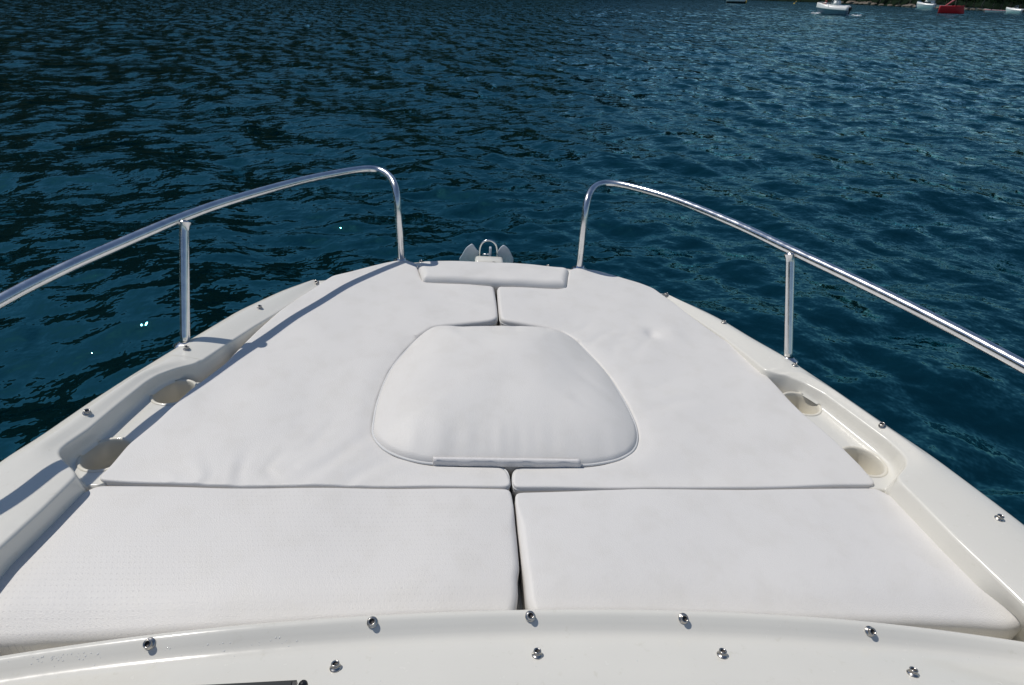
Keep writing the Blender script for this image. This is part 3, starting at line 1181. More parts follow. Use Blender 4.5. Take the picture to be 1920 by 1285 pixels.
me.polygons.add(len(faces))
me.polygons.foreach_set('loop_start', (np.arange(len(faces)) * 4).astype(np.int32))
me.polygons.foreach_set('loop_total', np.full(len(faces), 4, np.int32))
me.polygons.foreach_set('use_smooth', np.ones(len(faces), bool))
me.update(calc_edges=True)
me.validate()
# slope of the waves too short for the mesh at each place, handed to the material's ripples
att = me.attributes.new('ripple', 'FLOAT', 'POINT')
att.data.foreach_set('value', np.sqrt(np.maximum(0, var_all - var_kept)).ravel().astype(np.float32))
m, nt, b = newmat('sea_water')
v = coords(nt, (1, 1, 1))
mp = nd(nt, 'ShaderNodeMapping')
mp.inputs['Rotation'].default_value = (0, 0, math.radians(35))
mp.inputs['Scale'].default_value = (1.0, 0.45, 1)
nt.links.new(v, mp.inputs['Vector'])
# ripples as true slopes: height differences over a fixed step, so that they do not fade with distance
def slope_of(vec, scale, detail, eps, amp):
    hs = []
    for off in ((0, 0, 0), (eps, 0, 0), (0, eps, 0)):
        ad = nd(nt, 'ShaderNodeVectorMath', operation='ADD')
        nt.links.new(vec, ad.inputs[0])
        ad.inputs[1].default_value = off
        hs.append(noise(nt, ad.outputs[0], scale, detail, 0.55))
    k = amp / eps
    return [mth(nt, 'MULTIPLY', mth(nt, 'SUBTRACT', hs[0], hs[q]), k) for q in (1, 2)]


mp2 = nd(nt, 'ShaderNodeMapping')
mp2.inputs['Rotation'].default_value = (0, 0, math.radians(-20))
mp2.inputs['Scale'].default_value = (0.5, 1.0, 1)
nt.links.new(v, mp2.inputs['Vector'])
sl = [slope_of(mp.outputs['Vector'], 1.1, 2, 0.10, 0.16), slope_of(mp2.outputs['Vector'], 3.6, 3, 0.03, 0.034), slope_of(v, 12.0, 2, 0.01, 0.0100)]
sx = mth(nt, 'ADD', mth(nt, 'ADD', sl[0][0], sl[1][0]), sl[2][0])
sy = mth(nt, 'ADD', mth(nt, 'ADD', sl[0][1], sl[1][1]), sl[2][1])
at = nd(nt, 'ShaderNodeAttribute', attribute_name='ripple')
gain = mth(nt, 'ADD', 1.0, mth(nt, 'MULTIPLY', at.outputs['Fac'], 7.5))
sx = mth(nt, 'MULTIPLY', sx, gain)
sy = mth(nt, 'MULTIPLY', sy, gain)
cmb = nd(nt, 'ShaderNodeCombineXYZ')
nt.links.new(sx, cmb.inputs[0])
nt.links.new(sy, cmb.inputs[1])
geo = nd(nt, 'ShaderNodeNewGeometry')
ad = nd(nt, 'ShaderNodeVectorMath', operation='ADD')
nt.links.new(geo.outputs['Normal'], ad.inputs[0])
nt.links.new(cmb.outputs[0], ad.inputs[1])
nm = nd(nt, 'ShaderNodeVectorMath', operation='NORMALIZE')
nt.links.new(ad.outputs[0], nm.inputs[0])
# water body seen from above (dark teal) under a tinted mirror whose share follows Fresnel's law
nt.nodes.remove(b)
fre = nd(nt, 'ShaderNodeFresnel')
fre.inputs['IOR'].default_value = 1.95
nt.links.new(nm.outputs[0], fre.inputs['Normal'])
tint = ramp(nt, fre.outputs[0], [(0.12, (0.19, 0.95, 1.0)), (0.30, (0.46, 0.98, 1.0)), (0.60, (0.74, 1.0, 1.0))])
dif = nd(nt, 'ShaderNodeBsdfDiffuse')
dif.inputs['Color'].default_value = (0.0001, 0.0065, 0.0095, 1)
glo = nd(nt, 'ShaderNodeBsdfAnisotropic')
glo.distribution = 'BECKMANN'
glo.inputs['Roughness'].default_value = 0.035
nt.links.new(tint, glo.inputs['Color'])
nt.links.new(nm.outputs[0], glo.inputs['Normal'])
mx = nd(nt, 'ShaderNodeMixShader')
nt.links.new(fre.outputs[0], mx.inputs[0])
nt.links.new(dif.outputs[0], mx.inputs[1])
nt.links.new(glo.outputs[0], mx.inputs[2])
nt.links.new(mx.outputs[0], nt.nodes['Material Output'].inputs['Surface'])
sea = link('water', me, m)
tag(sea, 'dark teal sea with small wind ripples', 'water', kind='structure')

# =================================================================== FAR SHORE
def leafmat(name, c0, c1):
    m, nt, b = newmat(name)
    v = coords(nt)
    f = noise(nt, v, 0.9, 4, 0.6)
    nt.links.new(ramp(nt, f, [(0.3, c0), (0.7, c1)]), b.inputs['Base Color'])
    b.inputs['Roughness'].default_value = 0.8
    b.inputs['Specular IOR Level'].default_value = 0.03
    return m


M['leaf'] = leafmat('pine_leaf', (0.010, 0.022, 0.010), (0.034, 0.055, 0.022))
M['hill'] = leafmat('wooded_hill', (0.004, 0.010, 0.005), (0.012, 0.022, 0.010))  # the backlit canopy's own shade is put into these darkened greens
M['bark'] = plain('bark', (0.16, 0.12, 0.09), 0.8, var=0.3)
M['rock'] = plain('shore_rock', (0.15, 0.125, 0.10), 0.85, var=0.35, vscale=1.2, bmp=0.05)
M['quay'] = plain('quay_stone', (0.10, 0.13, 0.14), 0.8, var=0.25, vscale=1.0, bmp=0.02)
M['white'] = plain('white_paint', (0.78, 0.78, 0.76), 0.3, var=0.05, coat=0.3)
M['navy'] = plain('blue_grey_paint', (0.13, 0.20, 0.27), 0.35, var=0.08)
M['dark'] = plain('dark_hull_paint', (0.015, 0.022, 0.022), 0.4, var=0.2)
M['red'] = plain('red_paint', (0.52, 0.006, 0.012), 0.4, var=0.06)
M['pink'] = plain('faded_red_canvas', (0.62, 0.18, 0.20), 0.8, var=0.1)
M['glass'] = plain('tinted_glass', (0.03, 0.04, 0.05), 0.1, var=0.1)
M['skin'] = plain('skin', (0.42, 0.22, 0.15), 0.6, var=0.05)
M['redcloth'] = plain('red_cloth', (0.45, 0.05, 0.05), 0.8, var=0.1)
M['hair'] = plain('dark_hair', (0.03, 0.02, 0.015), 0.6, var=0.1)
M['yellow'] = plain('yellow_plastic', (0.70, 0.42, 0.05), 0.45, var=0.05)
M['paleblue'] = plain('pale_blue_boards', (0.38, 0.52, 0.68), 0.7, var=0.06)
M['foam'] = plain('sea_foam', (0.75, 0.76, 0.78), 0.8, var=0.15, vscale=12, bmp=0.05)

# shoreline as ground distance by azimuth
shore_pix = [(1440, 1.5), (1520, 4.5), (1592, 8), (1660, 11.5), (1719, 14.5), (1790, 18), (1850, 20.5), (1920, 22.5)]
sa, sr = [], []
for u, v in shore_pix:
    q = wp(u, v)
    sa.append(math.atan2(q.x, q.y))
    sr.append(math.hypot(q.x, q.y))
azK = [-2.6, -1.9, -1.2, -0.5, -0.1, 0.2] + sa + [sa[-1] + 0.15, sa[-1] + 0.45]
rK = [420, 330, 300, 320, 330, 320] + sr + [sr[-1] * 1.05, sr[-1] * 1.6]
# ridge height angle (degrees) by azimuth: steep wooded mountain ahead and left, low shore on the right
elK_a = [-2.6, -2.2, -1.4, -0.8, -0.35, 0.0, 0.22, 0.42, 0.7, 1.1]
elK = [6, 14, 21, 21, 19, 15, 10, 6, 4.5, 4]
na = 420
AZ = np.linspace(azK[0], azK[-1], na)
R0 = np.interp(AZ, azK, rK)
EL = np.radians(np.interp(AZ, elK_a, elK))
V = []
prof = [(0.0, -0.6), (0.004, 0.25), (0.03, 0.7)] + [(0.03 + 0.9 * t, None) for t in np.linspace(0.04, 1, 46)]
for fr_, zz in prof:
    for k in range(na):
        r = R0[k] * (1 + fr_)
        top = math.tan(EL[k]) * R0[k] * 1.93
        if zz is None:
            t = (fr_ - 0.03) / 0.9
            h = 0.7 + top * (t ** 0.85)
            h *= 1 + 0.10 * math.sin(AZ[k] * 9 + 1.0) * t + 0.06 * math.sin(AZ[k] * 23 + t * 5) * t
            h += (rng.random() - 0.35) * 5.0 * min(1, t * 12)
        else:
            h = zz
        V.append((r * math.sin(AZ[k]), r * math.cos(AZ[k]), h))
hill = mesh('hills', V, gridfaces(len(prof), na), M['hill'], None, False)
tag(hill, 'dark wooded hillside across the bay', 'hills', kind='structure')


def tree_proto():
    root = empty('shore_tree')
    V, F = tube_data([(0, 0, -0.3), (0.1, 0.05, 2.0), (-0.1, 0.1, 4.5), (0.1, 0, 7.5)], [0.28, 0.22, 0.16, 0.05], 8)
    for a, z in ((0.4, 3.2), (2.4, 3.9), (4.3, 4.6), (5.4, 5.3)):
        v2, f2 = tube_data([(0, 0, z), (1.2 * math.cos(a), 1.2 * math.sin(a), z + 0.9), (2.2 * math.cos(a), 2.2 * math.sin(a), z + 1.5)], [0.10, 0.06, 0.02], 6)
        n0 = len(V)
        V = V + v2
        F = F + [tuple(i + n0 for i in f) for f in f2]
    mesh('trunk', V, F, M['bark'], root)
    V, F = [], []
    r = np.random.default_rng(4)
    cl_ = [(r.normal(0, 1.3), r.normal(0, 1.3), r.uniform(2.6, 8.6), r.uniform(0.8, 1.5)) for _ in range(26)]
    for cx, cy, cz, cr in cl_:
        for _ in range(70):
            d = r.normal(size=3)
            d /= np.linalg.norm(d)
            p = np.array([cx, cy, cz]) + d * cr * r.uniform(0.5, 1.05) * np.array([1, 1, 0.75])
            s_ = r.uniform(0.14, 0.34)
            a, b_ = r.normal(size=3), r.normal(size=3)
            a /= np.linalg.norm(a)
            b_ = np.cross(a, b_)
            b_ /= np.linalg.norm(b_)
            n0 = len(V)
            V += [p - a * s_, p + b_ * s_ * 0.6, p + a * s_, p - b_ * s_ * 0.6]
            F.append((n0, n0 + 1, n0 + 2, n0 + 3))
    mesh('crown', V, F, M['leaf'], root, False)
    return root


def copy_tree(o, parent=None):
    c = o.copy()
    COL.objects.link(c)
    if parent:
        c.parent = parent
        c.matrix_parent_inverse = o.matrix_parent_inverse
    for ch in o.children:
        copy_tree(ch, c)
    return c


def shore_at(u, back=0.0):
    """point on the shoreline below photo column u, moved inland"""
    us = [p[0] for p in shore_pix]
    v = float(np.interp(u, us, [p[1] for p in shore_pix]))
    q = wp(u, v)
    r = math.hypot(q.x, q.y)
    return Vector((q.x * (r + back) / r, q.y * (r + back) / r, 0.0)), r


proto = tree_proto()
tree_us = [1448, 1475, 1500, 1524, 1548, 1572, 1590, 1611, 1630, 1648, 1668, 1684, 1703, 1738, 1752, 1770, 1789, 1806, 1822, 1838, 1858, 1874, 1890, 1909, 1926]
for k, u in enumerate(tree_us):
    o = proto if k == 0 else copy_tree(proto)
    q, r = shore_at(u, random.uniform(2.5, 8))
    o.location = (q.x, q.y, 0.6)
    sc = random.uniform(0.8, 1.25)
    o.scale = (sc * random.uniform(1.0, 1.3), sc * random.uniform(1.0, 1.3), sc)
    o.rotation_euler = (0, 0, random.uniform(0, 6.28))
    tag(o, 'dark green tree standing close behind the rocky far shore', 'tree', 'trees along the far shore')


def rock_mesh(seed):
    bm = bmesh.new()
    bmesh.ops.create_icosphere(bm, subdivisions=2, radius=1.0)
    r = np.random.default_rng(seed)
    for v in bm.verts:
        v.co *= r.uniform(0.75, 1.15)
        v.co.z *= 0.7
    return bm


rockmes = []
for s_ in range(4):
    bm = rock_mesh(s_)
    me = bpy.data.meshes.new('shore_rock')
    bm.to_mesh(me)
    bm.free()
    me.materials.append(M['rock'])
    rockmes.append(me)
for k, (u, sz) in enumerate([(1560, 1.0), (1575, 1.3), (1596, 1.7), (1606, 1.3), (1617, 1.5), (1629, 1.7), (1638, 1.2), (1652, 0.9), (1668, 0.9), (1684, 0.9), (1697, 1.2), (1707, 1.5), (1716, 1.0), (1744, 0.9), (1757, 0.8), (1799, 0.9), (1806, 1.2), (1813, 0.9), (1823, 0.8), (1836, 1.0), (1848, 0.9), (1886, 0.7), (1911, 0.9)]):
    o = link('shore_rock', rockmes[k % 4])
    q, r = shore_at(u, 0.6)
    f = 0.62 * sz * r / 190
    o.location = (q.x, q.y, 0.25 * f)
    o.scale = (f * 1.3, f * 1.1, f * 0.8)
    o.rotation_euler = (0, 0, k * 1.7)
    tag(o, 'pale brown rock lying along the far waterline', 'rock', 'rocks along the far waterline')


# ---- quay wall and a pale blue hut on the shore
def strip_wall(name, u0, u1, h, back, mat, label, cat):
    V = []
    us = np.linspace(u0, u1, 14)
    for u in us:
        q, r = shore_at(u, back)
        q2, _ = shore_at(u, back + 0.8)
        V += [(q.x, q.y, -0.4), (q.x, q.y, h), (q2.x, q2.y, h), (q2.x, q2.y, -0.4)]
    o = mesh(name, V, gridfaces(14, 4, True) + [(0, 1, 2, 3), (52 + 3, 52 + 2, 52 + 1, 52)], mat, None, False)
    return tag(o, label, cat)


strip_wall('quay_wall', 1746, 1782, 1.5, 1.2, M['quay'], 'low grey quay wall behind the red boat', 'wall')
strip_wall('quay_wall', 1806, 1852, 0.9, 1.2, M['quay'], 'long low grey quay wall right of the red boat', 'wall')
q, r = shore_at(1720, 1.2)
hut = empty('shore_hut', q, -math.atan2(q.x, q.y))
tag(hut, 'small pale blue boarded hut on the shore behind the white cabin boat', 'hut')
bm = bmesh.new()
box_bm(bm, Vector((0, 0, 1.6)), (1.6, 1.6, 2.6))
for k in range(8):
    box_bm(bm, Vector((-0.7 + 0.2 * k, -0.81, 1.6)), (0.17, 0.03, 2.56))
bmo('wall', bm, M['paleblue'], hut, False)
bm = bmesh.new()
for sx in (-1, 1):
    r_ = bmesh.ops.create_cube(bm, size=1)
    bmesh.ops.transform(bm, matrix=Matrix.Translation((sx * 0.5, 0, 3.25)) @ Matrix.Rotation(sx * 0.6, 4, 'Y') @ Matrix.Diagonal((1.25, 1.9, 0.08, 1)), verts=r_['verts'])
bmo('roof', bm, M['quay'], hut, False)


# =================================================================== FAR BOATS
def hull_bm(L, B, H, draft=0.25, sheer=0.25, rake=0.5, n=20, flare=0.75, thick_deck=True):
    """x along the boat, bow at +x; a closed hull with deck"""
    bm = bmesh.new()
    rows = []
    for i in range(n):
        t = i / (n - 1)
        w = B / 2 * (1 - max(0, (t - 0.35) / 0.65) ** 2.3) * (0.9 + 0.1 * min(1, t * 4))
        w = max(w, 0.02)
        zt = H + sheer * t * t
        x = -L / 2 + L * t
        xb = -L / 2 + (L - rake) * t
        row = []
        for s_, z_, xx in ((0.08, -draft, xb), (flare * 0.75, -draft * 0.4, xb), (flare, 0.1 * H, xb * 0.8 + x * 0.2), (flare + (1 - flare) * 0.6, 0.6 * H, xb * 0.4 + x * 0.6), (1.0, zt - 0.05, x), (1.0, zt, x), (0.93, zt + 0.03, x - 0.02), (0.4, zt + 0.06, x - 0.03)):
            row.append((xx, w * s_, z_))
        full = [bm.verts.new((a, -b_, c)) for a, b_, c in row] + [bm.verts.new((a, b_, c)) for a, b_, c in row[::-1]]
        rows.append(full)
    m_ = len(rows[0])
    for i in range(n - 1):
        for j in range(m_):
            k = (j + 1) % m_
            bm.faces.new((rows[i][j], rows[i][k], rows[i + 1][k], rows[i + 1][j]))
    bm.faces.new(rows[0])
    bm.faces.new(rows[-1][::-1])
    return bm


def deck_bm(L, B, z0, h, sheer=0.0, n=20):
    """a cambered foredeck moulding, bow at +x, its sides leaned well inboard to catch the sun"""
    bm = bmesh.new()
    rows = []
    for i in range(n):
        t = i / (n - 1)
        w = max(0.03, B / 2 * (1 - max(0, (t - 0.35) / 0.65) ** 2.3) * (0.9 + 0.1 * min(1, t * 4)))
        x = -L / 2 + L * t
        zb = z0 + sheer * t * t
        row = [(x, -w, zb), (x, -w, zb + 0.12 * h), (x, -w * 0.9, zb + 0.5 * h), (x, -w * 0.62, zb + 0.85 * h), (x, 0, zb + h)]
        row += [(x, -b_, c) for a, b_, c in row[:4][::-1]]
        rows.append([bm.verts.new(p) for p in row])
    m_ = len(rows[0])
    for i in range(n - 1):
        for j in range(m_):
            k = (j + 1) % m_
            bm.faces.new((rows[i][j], rows[i][k], rows[i + 1][k], rows[i + 1][j]))
    bm.faces.new(rows[0])
    bm.faces.new(rows[-1][::-1])
    return bm


def cabin_bm(x0, x1, w, z0, z1, rake0=0.3, rake1=0.5, taper=0.8):
    bm = bmesh.new()
    v = []
    for z, a, b_, ww in ((z0, x0, x1, w), (z1, x0 + rake0, x1 - rake1, w * taper)):
        v += [bm.verts.new((a, -ww / 2, z)), bm.verts.new((b_, -ww / 2 * 0.75, z)), bm.verts.new((b_, ww / 2 * 0.75, z)), bm.verts.new((a, ww / 2, z))]
    for f in ((3, 2, 1, 0), (4, 5, 6, 7), (0, 1, 5, 4), (1, 2, 6, 5), (2, 3, 7, 6), (3, 0, 4, 7)):
        bm.faces.new([v[i] for i in f])
    bmesh.ops.bevel(bm, geom=list(bm.edges), offset=0.06, segments=2, affect='EDGES')
    return bm


def outboard(parent, L):
    bm = bmesh.new()
    box_bm(bm, Vector((-L / 2 - 0.25, 0, 0.75)), (0.42, 0.34, 0.5), 0, 0.09)
    box_bm(bm, Vector((-L / 2 - 0.22, 0, 0.2)), (0.16, 0.12, 0.9), 0, 0.03)
    return bmo('outboard_motor', bm, M['dark'], parent)


def place(o, u, v, rz):
    q = wp(u, v)
    o.location = q
    # rz = heading measured in the picture: 0 points to the right across the view
    o.rotation_euler = (0, 0, rz - math.atan2(q.x, q.y))
    return math.hypot(q.x, q.y)


def pxm(u, v):
    """metres per photo pixel at that place on the water"""
    q = wp(u, v)
    d = Vector(q) - Vector(CAM)
    return abs(d.dot(Vector(WF))) / FPX


# 1 running motorboat, bow to the left
u, v = 1557, 28
k = pxm(u, v)
L = 58 * k
b3 = empty('open_motorboat')
place(b3, u, v, PI - 0.35)
tag(b3, 'white motorboat running left with a blue grey hull, bow wave and person seated forward', 'motorboat')
bmo('hull', hull_bm(L, L * 0.36, L * 0.16, 0.2, L * 0.085, L * 0.14), M['navy'], b3)
bm = deck_bm(L * 1.02, L * 0.385, L * 0.135, L * 0.14, L * 0.055)  # white upper hull leaned inboard so that sunlight brightens it
bmo('topsides', bm, M['white'], b3)
bm = cabin_bm(-L * 0.22, L * 0.10, L * 0.24, L * 0.23, L * 0.40, L * 0.05, L * 0.10)
bmo('console', bm, M['white'], b3)
bm = cabin_bm(L * 0.00, L * 0.13, L * 0.22, L * 0.33, L * 0.47, L * 0.02, L * 0.09)
bmo('windscreen', bm, M['glass'], b3)
tp = []
for sy in (-1, 1):
    tp += [[(-L * 0.12, sy * L * 0.10, L * 0.23), (-L * 0.13, sy * L * 0.10, L * 0.62)], [(L * 0.03, sy * L * 0.10, L * 0.23), (L * 0.02, sy * L * 0.10, L * 0.62)]]
V, F = [], []
for path in tp:
    v2, f2 = tube_data(path, 0.03, 8)
    n0 = len(V)
    V += v2
    F += [tuple(i + n0 for i in f) for f in f2]
mesh('canopy_frame', V, F, M['white'], b3)
bm = bmesh.new()
box_bm(bm, Vector((-L * 0.055, 0, L * 0.635)), (L * 0.24, L * 0.26, 0.10), 0, 0.04)
bmo('canopy', bm, M['white'], b3)
o = outboard(b3, L)
o.location = (0, 0, L * 0.03)
V, F = [], []
for a in (-1, 1):
    pts = [(L * 0.47, 0, L * 0.30), (L * 0.44, a * L * 0.06, L * 0.34), (L * 0.25, a * L * 0.14, L * 0.33), (L * 0.10, a * L * 0.165, L * 0.31), (L * 0.08, a * L * 0.165, L * 0.22)]
    v2, f2 = tube_data(catmull(pts, 5), 0.022, 8)
    n0 = len(V)
    V += v2
    F += [tuple(i + n0 for i in f) for f in f2]
mesh('bow_rail', V, F, M['steel'], b3)


def foam_patch(name, pts, parent, seed, hgt=0.12):
    """low ragged ridge of broken water"""
    r = np.random.default_rng(seed)
    bm = bmesh.new()
    for (x, y, s_) in pts:
        for _ in range(14):
            c = Vector((x + r.normal(0, s_), y + r.normal(0, s_ * 0.6), abs(r.normal(0, hgt)) * 0.8))
            q = bmesh.ops.create_icosphere(bm, subdivisions=1, radius=r.uniform(0.05, 0.14))
            bmesh.ops.transform(bm, matrix=Matrix.Translation(c) @ Matrix.Diagonal((1.5, 1.2, 0.7, 1)), verts=q['verts'])
    return bmo(name, bm, M['foam'], parent)


fm = foam_patch('bow_wave', [(L * 0.42, -L * 0.03, 0.25), (L * 0.46, L * 0.05, 0.3), (L * 0.50, L * 0.0, 0.25), (L * 0.36, L * 0.14, 0.2), (L * 0.38, -L * 0.10, 0.2)], None, 3)
fm.matrix_world = b3.matrix_basis.copy()
fm.location = b3.location
fm.rotation_euler = b3.rotation_euler
tag(fm, 'white foam thrown up at the bow of the running motorboat', 'foam', kind='stuff')
fm = foam_patch('wake_foam', [(-L * 0.52 - 0.35 * j, (0.04 * j) * (1 if j % 2 else -1), 0.16) for j in range(6)], None, 5, 0.05)
fm.location = b3.location
fm.rotation_euler = b3.rotation_euler
tag(fm, 'thin line of white foam behind the stern of the running motorboat', 'foam', kind='stuff')


def seated_person(name, label, loc, rz, h=1.0):
    """one skinned body, seated, hands on the knees; hair and shirt are children"""
    J = {'pel': (0, 0, 0.10), 'waist': (-0.03, 0, 0.28), 'chest': (-0.03, 0, 0.48), 'neck': (-0.02, 0, 0.60), 'head': (0.0, 0, 0.72), 'crown': (0.0, 0, 0.83)}
    R_ = {'pel': 0.13, 'waist': 0.12, 'chest': 0.145, 'neck': 0.055, 'head': 0.09, 'crown': 0.06}
    E = [('pel', 'waist'), ('waist', 'chest'), ('chest', 'neck'), ('neck', 'head'), ('head', 'crown')]
    for s_, n_ in ((-1, 'r'), (1, 'l')):
        for nm, p, r_ in (('sh', (-0.02, s_ * 0.19, 0.53), 0.06), ('el', (0.09, s_ * 0.25, 0.29), 0.042), ('wr', (0.33, s_ * 0.17, 0.22), 0.028), ('ha', (0.42, s_ * 0.15, 0.20), 0.032),
                          ('hip', (0.03, s_ * 0.09, 0.09), 0.09), ('kn', (0.46, s_ * 0.13, 0.12), 0.062), ('an', (0.52, s_ * 0.13, -0.32), 0.040), ('to', (0.68, s_ * 0.15, -0.36), 0.032)):
            J[nm + n_] = p
            R_[nm + n_] = r_
        E += [('chest', 'sh' + n_), ('sh' + n_, 'el' + n_), ('el' + n_, 'wr' + n_), ('wr' + n_, 'ha' + n_), ('pel', 'hip' + n_), ('hip' + n_, 'kn' + n_), ('kn' + n_, 'an' + n_), ('an' + n_, 'to' + n_)]
    keys = list(J)
    me = bpy.data.meshes.new(name)
    me.from_pydata([J[k_] for k_ in keys], [(keys.index(a), keys.index(b_)) for a, b_ in E], [])
    o = link(name, me, M['skin'])
    sk = o.modifiers.new('skin', 'SKIN')
    for i, k_ in enumerate(keys):
        me.skin_vertices[0].data[i].radius = (R_[k_], R_[k_])
    me.skin_vertices[0].data[0].use_root = True
    ss = o.modifiers.new('sub', 'SUBSURF')
    ss.levels = ss.render_levels = 2
    o.location = loc
    o.rotation_euler = (0, 0, rz)
    bm = bmesh.new()
    q = bmesh.ops.create_uvsphere(bm, u_segments=14, v_segments=10, radius=0.105)
    bmesh.ops.delete(bm, geom=[f for f in bm.faces if f.calc_center_median().z < -0.01 and f.calc_center_median().x > -0.03], context='FACES')
    bmesh.ops.translate(bm, vec=(-0.015, 0, 0.765), verts=bm.verts)
    bmo('hair', bm, M['hair'], o)
    V, F = lathe_data([(0.15, 0.06), (0.155, 0.2), (0.15, 0.34), (0.165, 0.46), (0.14, 0.55), (0.08, 0.59)], 18, False)
    V = [(x * 0.95 - 0.02, y * 1.12, z) for x, y, z in V]
    mesh('shirt', V, F, M['redcloth'], o)
    tag(o, label, 'person')
    return o


bm_loc = Matrix.Translation(b3.location) @ Matrix.Rotation(b3.rotation_euler[2], 4, 'Z')
pl_ = bm_loc @ Vector((L * 0.24, L * 0.02, L * 0.27))
seated_person('person', 'person in a red top sitting on the foredeck of the running motorboat', pl_, b3.rotation_euler[2])

# 2 white cabin boat moored off the shore
u, v = 1733, 16.2
k = pxm(u, v)
L = 33 * k
b4 = empty('cabin_boat')
place(b4, u, v, PI - 0.45)
tag(b4, 'white cabin boat with a tall raised cabin, moored in front of the pale blue hut', 'boat')
bmo('hull', hull_bm(L, L * 0.36, L * 0.17, 0.2, L * 0.06, L * 0.14), M['white'], b4)
bmo('foredeck', deck_bm(L * 1.01, L * 0.365, L * 0.16, L * 0.10, L * 0.06), M['white'], b4)  # crowned deck added to catch the sun, so the boat shows bright white
bmo('cabin', cabin_bm(-L * 0.42, L * 0.18, L * 0.28, L * 0.18, L * 0.40, L * 0.02, L * 0.16), M['white'], b4)
bmo('window', cabin_bm(-L * 0.30, L * 0.14, L * 0.285, L * 0.27, L * 0.34, L * 0.01, L * 0.05, 0.98), M['glass'], b4)
bm = bmesh.new()
box_bm(bm, Vector((-L * 0.22, 0, L * 0.42)), (L * 0.42, L * 0.30, 0.08), 0, 0.03)
bmo('cabin_roof', bm, M['white'], b4)

# 3 red boat with a raised faded canopy
u, v = 1780, 25.3
k = pxm(u, v)
L = 38 * k
b5 = empty('red_boat')
place(b5, u, v, 0.12)
tag(b5, 'bright red open boat with a folded pink canopy sticking up', 'boat')
bm = hull_bm(L, L * 0.34, L * 0.30, 0.15, L * 0.03, -L * 0.12, flare=0.8)
bmo('hull', bm, M['red'], b5)
V, F = [], []
path = [(-L * 0.30, 0, L * 0.30), (-L * 0.14, 0, L * 0.44), (L * 0.04, 0, L * 0.60), (L * 0.17, 0, L * 0.65), (L * 0.22, 0, L * 0.62)]
mesh('canopy', *tube_data(catmull(path, 6), np.interp(np.linspace(0, 1, 25), [0, 0.3, 0.8, 1], [0.08, 0.16, 0.36, 0.2]), 10), M['pink'], b5)
bm = bmesh.new()
for x in (-0.2, 0.15):
    box_bm(bm, Vector((x * L, 0, L * 0.335)), (L * 0.09, L * 0.28, 0.05), 0, 0.01)
bmo('thwart', bm, M['red'], b5)

# 4 low white open boat, right
u, v = 1866, 23.2
k = pxm(u, v)
L = 36 * k
b6 = empty('low_boat')
place(b6, u, v, PI + 0.1)
tag(b6, 'long low white open boat lying alongside the quay wall', 'boat')
bmo('hull', hull_bm(L, L * 0.22, L * 0.09, 0.1, L * 0.03, L * 0.08), M['white'], b6)
bm = bmesh.new()
for x in (-0.25, 0.0, 0.22):
    box_bm(bm, Vector((x * L, 0, L * 0.12)), (L * 0.05, L * 0.18, 0.05), 0, 0.01)
bmo('thwart', bm, M['bark'], b6)
bmo('gunwale_strip', hull_bm(L * 1.01, L * 0.228, L * 0.018, 0.0, L * 0.03, 0.0, flare=1.0), M['pink'], b6).location = (0, 0, L * 0.07)

# 5 small white cuddy boat, far right
u, v = 1899, 24.8
k = pxm(u, v)
L = 30 * k
b7 = empty('cuddy_boat')
place(b7, u, v, PI - 0.5)
tag(b7, 'small white cuddy boat with a windscreen, right of the long low boat', 'boat')
bmo('hull', hull_bm(L, L * 0.38, L * 0.15, 0.15, L * 0.07, L * 0.14), M['white'], b7)
bmo('foredeck', deck_bm(L * 1.01, L * 0.385, L * 0.14, L * 0.10, L * 0.07), M['white'], b7)  # added crown that takes the sun and brightens the boat
bmo('cuddy', cabin_bm(-L * 0.18, L * 0.28, L * 0.26, L * 0.16, L * 0.30, L * 0.03, L * 0.22), M['white'], b7)
bmo('windscreen', cabin_bm(-L * 0.14, L * 0.08, L * 0.25, L * 0.28, L * 0.42, L * 0.02, L * 0.14), M['glass'], b7)
outboard(b7, L)

# 6 boat stern at the right edge
u, v = 1921, 22.5
k = pxm(u, v)
L = 22 * k
b8 = empty('white_dinghy')
place(b8, u, v, PI - 0.2)
tag(b8, 'white dinghy cut by the right border of the view, beyond the small cuddy boat', 'dinghy')
bmo('hull', hull_bm(L, L * 0.34, L * 0.14, 0.1, L * 0.05, L * 0.12), M['white'], b8)
bm = bmesh.new()
for x in (-0.22, 0.1):
    box_bm(bm, Vector((x * L, 0, L * 0.185)), (L * 0.07, L * 0.26, 0.04), 0, 0.01)
bmo('thwart', bm, M['bark'], b8)

# 7 moored boat whose upper part is above the view
u, v = 1380, 6.8
k = pxm(u, v)
L = 35 * k
b9 = empty('moored_boat')
place(b9, u, v, 0.15)
tag(b9, 'white moored boat with a black lower hull, leftmost of the far boats', 'boat')
bmo('hull', hull_bm(L, L * 0.34, L * 0.07, 0.2, L * 0.03, L * 0.05), M['dark'], b9)
bm = hull_bm(L, L * 0.35, L * 0.10, 0.0, L * 0.05, L * 0.03, flare=0.97)
bmesh.ops.translate(bm, vec=(0, 0, L * 0.095), verts=bm.verts)
bmo('topsides', bm, M['white'], b9)
bmo('cabin', cabin_bm(-L * 0.30, L * 0.16, L * 0.26, L * 0.20, L * 0.40, L * 0.04, L * 0.14), M['white'], b9)
V, F = lathe_data([(0.0, 0.0), (0.12, 0.05), (0.16, 0.2), (0.16, 0.55), (0.12, 0.7), (0.04, 0.76), (0.0, 0.8)], 14, False)
fd = mesh('boat_fender', V, F, M['yellow'])
qq = Matrix.Translation(b9.location) @ Matrix.Rotation(b9.rotation_euler[2], 4, 'Z') @ Vector((L * 0.50, -L * 0.04, L * 0.02))
fd.location = qq
fd.scale = (1.4, 1.4, 1.2)
tag(fd, 'orange yellow fender hanging at the end of the leftmost far boat', 'fender')

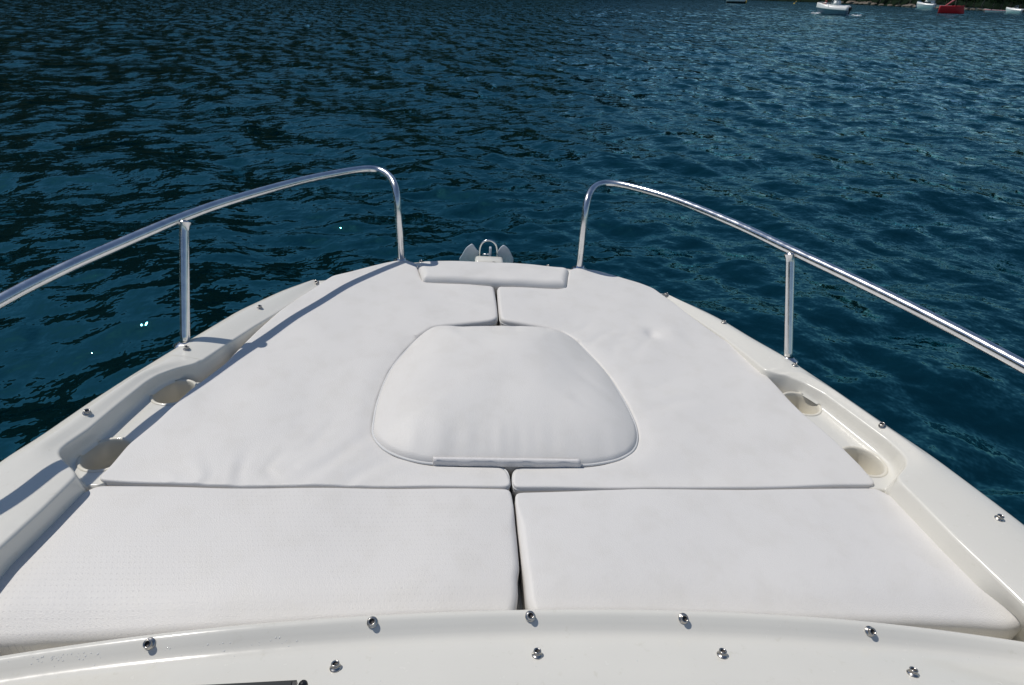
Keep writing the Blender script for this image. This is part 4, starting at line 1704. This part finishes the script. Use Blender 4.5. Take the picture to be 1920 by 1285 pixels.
# 8 buoy
by = empty('mooring_buoy')
q = wp(1489, 7.5)
by.location = q
by.rotation_euler = (0.1, 0.6, -math.atan2(q.x, q.y))
tag(by, 'small yellow buoy with a tilted spar floating left of the running motorboat', 'buoy')
V, F = lathe_data([(0.0, -0.3), (0.28, -0.22), (0.42, 0.0), (0.40, 0.2), (0.25, 0.36), (0.08, 0.42)], 18, False)
mesh('float', V, F, M['yellow'], by)
V, F = lathe_data([(0.07, 0.36), (0.06, 1.0), (0.16, 1.02), (0.17, 1.3), (0.05, 1.34), (0.0, 1.35)], 12, False)
mesh('spar', V, F, M['yellow'], by)

# ---- bare mooring masts near the right
for uu, hh, tl in ((1858, 6.0, 0.10), (1873, 5.2, -0.06), (1884, 5.6, 0.22)):
    q, r = shore_at(uu, 1.0)
    o = mesh('mooring_pole', *tube_data([(0, 0, -0.3), (tl * 2, 0, hh * 0.5), (tl * 4, 0, hh)], [0.08, 0.07, 0.05], 8), M['bark'])
    o.location = q
    o.rotation_euler = (0, 0, -math.atan2(q.x, q.y))
    tag(o, 'thin bare pole standing on the shore among the boats at far right', 'pole', 'thin poles on the far shore')

# =================================================================== LIGHT, SKY, CAMERA
sunb = Vector((-0.56, 0.31, 1.0)).normalized()          # in the boat frame, from the rail's shadow
sunw = Vector(RB @ np.array(sunb))
el = math.asin(sunw.z)
az = math.atan2(sunw.x, sunw.y)
w = bpy.data.worlds.new('World')
SC.world = w
w.use_nodes = True
nt = w.node_tree
sky = nt.nodes.new('ShaderNodeTexSky')
sky.sky_type = 'NISHITA'
sky.sun_disc = False
sky.sun_elevation = el
sky.sun_rotation = az
sky.air_density = 1.0
sky.dust_density = 0.3
sky.ozone_density = 2.6
bg = nt.nodes['Background']
bg.inputs['Strength'].default_value = 0.071
nt.links.new(sky.outputs[0], bg.inputs['Color'])
ld = bpy.data.lights.new('sun', 'SUN')
ld.energy = 2.85
ld.angle = math.radians(0.53)
ld.color = (1.0, 0.957, 0.895)
lo = bpy.data.objects.new('sun', ld)
COL.objects.link(lo)
lo.rotation_euler = sunw.to_track_quat('Z', 'Y').to_euler()
lo.location = (0, 0, 30)

cd = bpy.data.cameras.new('camera')
cd.sensor_fit = 'HORIZONTAL'
cd.sensor_width = 36
cd.lens = FPX / 1920 * 36
cd.clip_start = 0.02
cd.clip_end = 8000
co = bpy.data.objects.new('camera', cd)
COL.objects.link(co)
mt = Matrix([[WR[i], WU[i], -WF[i], CAM[i]] for i in range(3)] + [[0, 0, 0, 1]])
co.matrix_world = mt
SC.camera = co

SC.render.engine = 'CYCLES'
SC.cycles.use_denoising = True
SC.cycles.max_bounces = 8
SC.cycles.sample_clamp_indirect = 6.0
SC.view_settings.view_transform = 'Standard'
SC.view_settings.look = 'None'
SC.view_settings.exposure = 0.0
SC.view_settings.gamma = 1.0
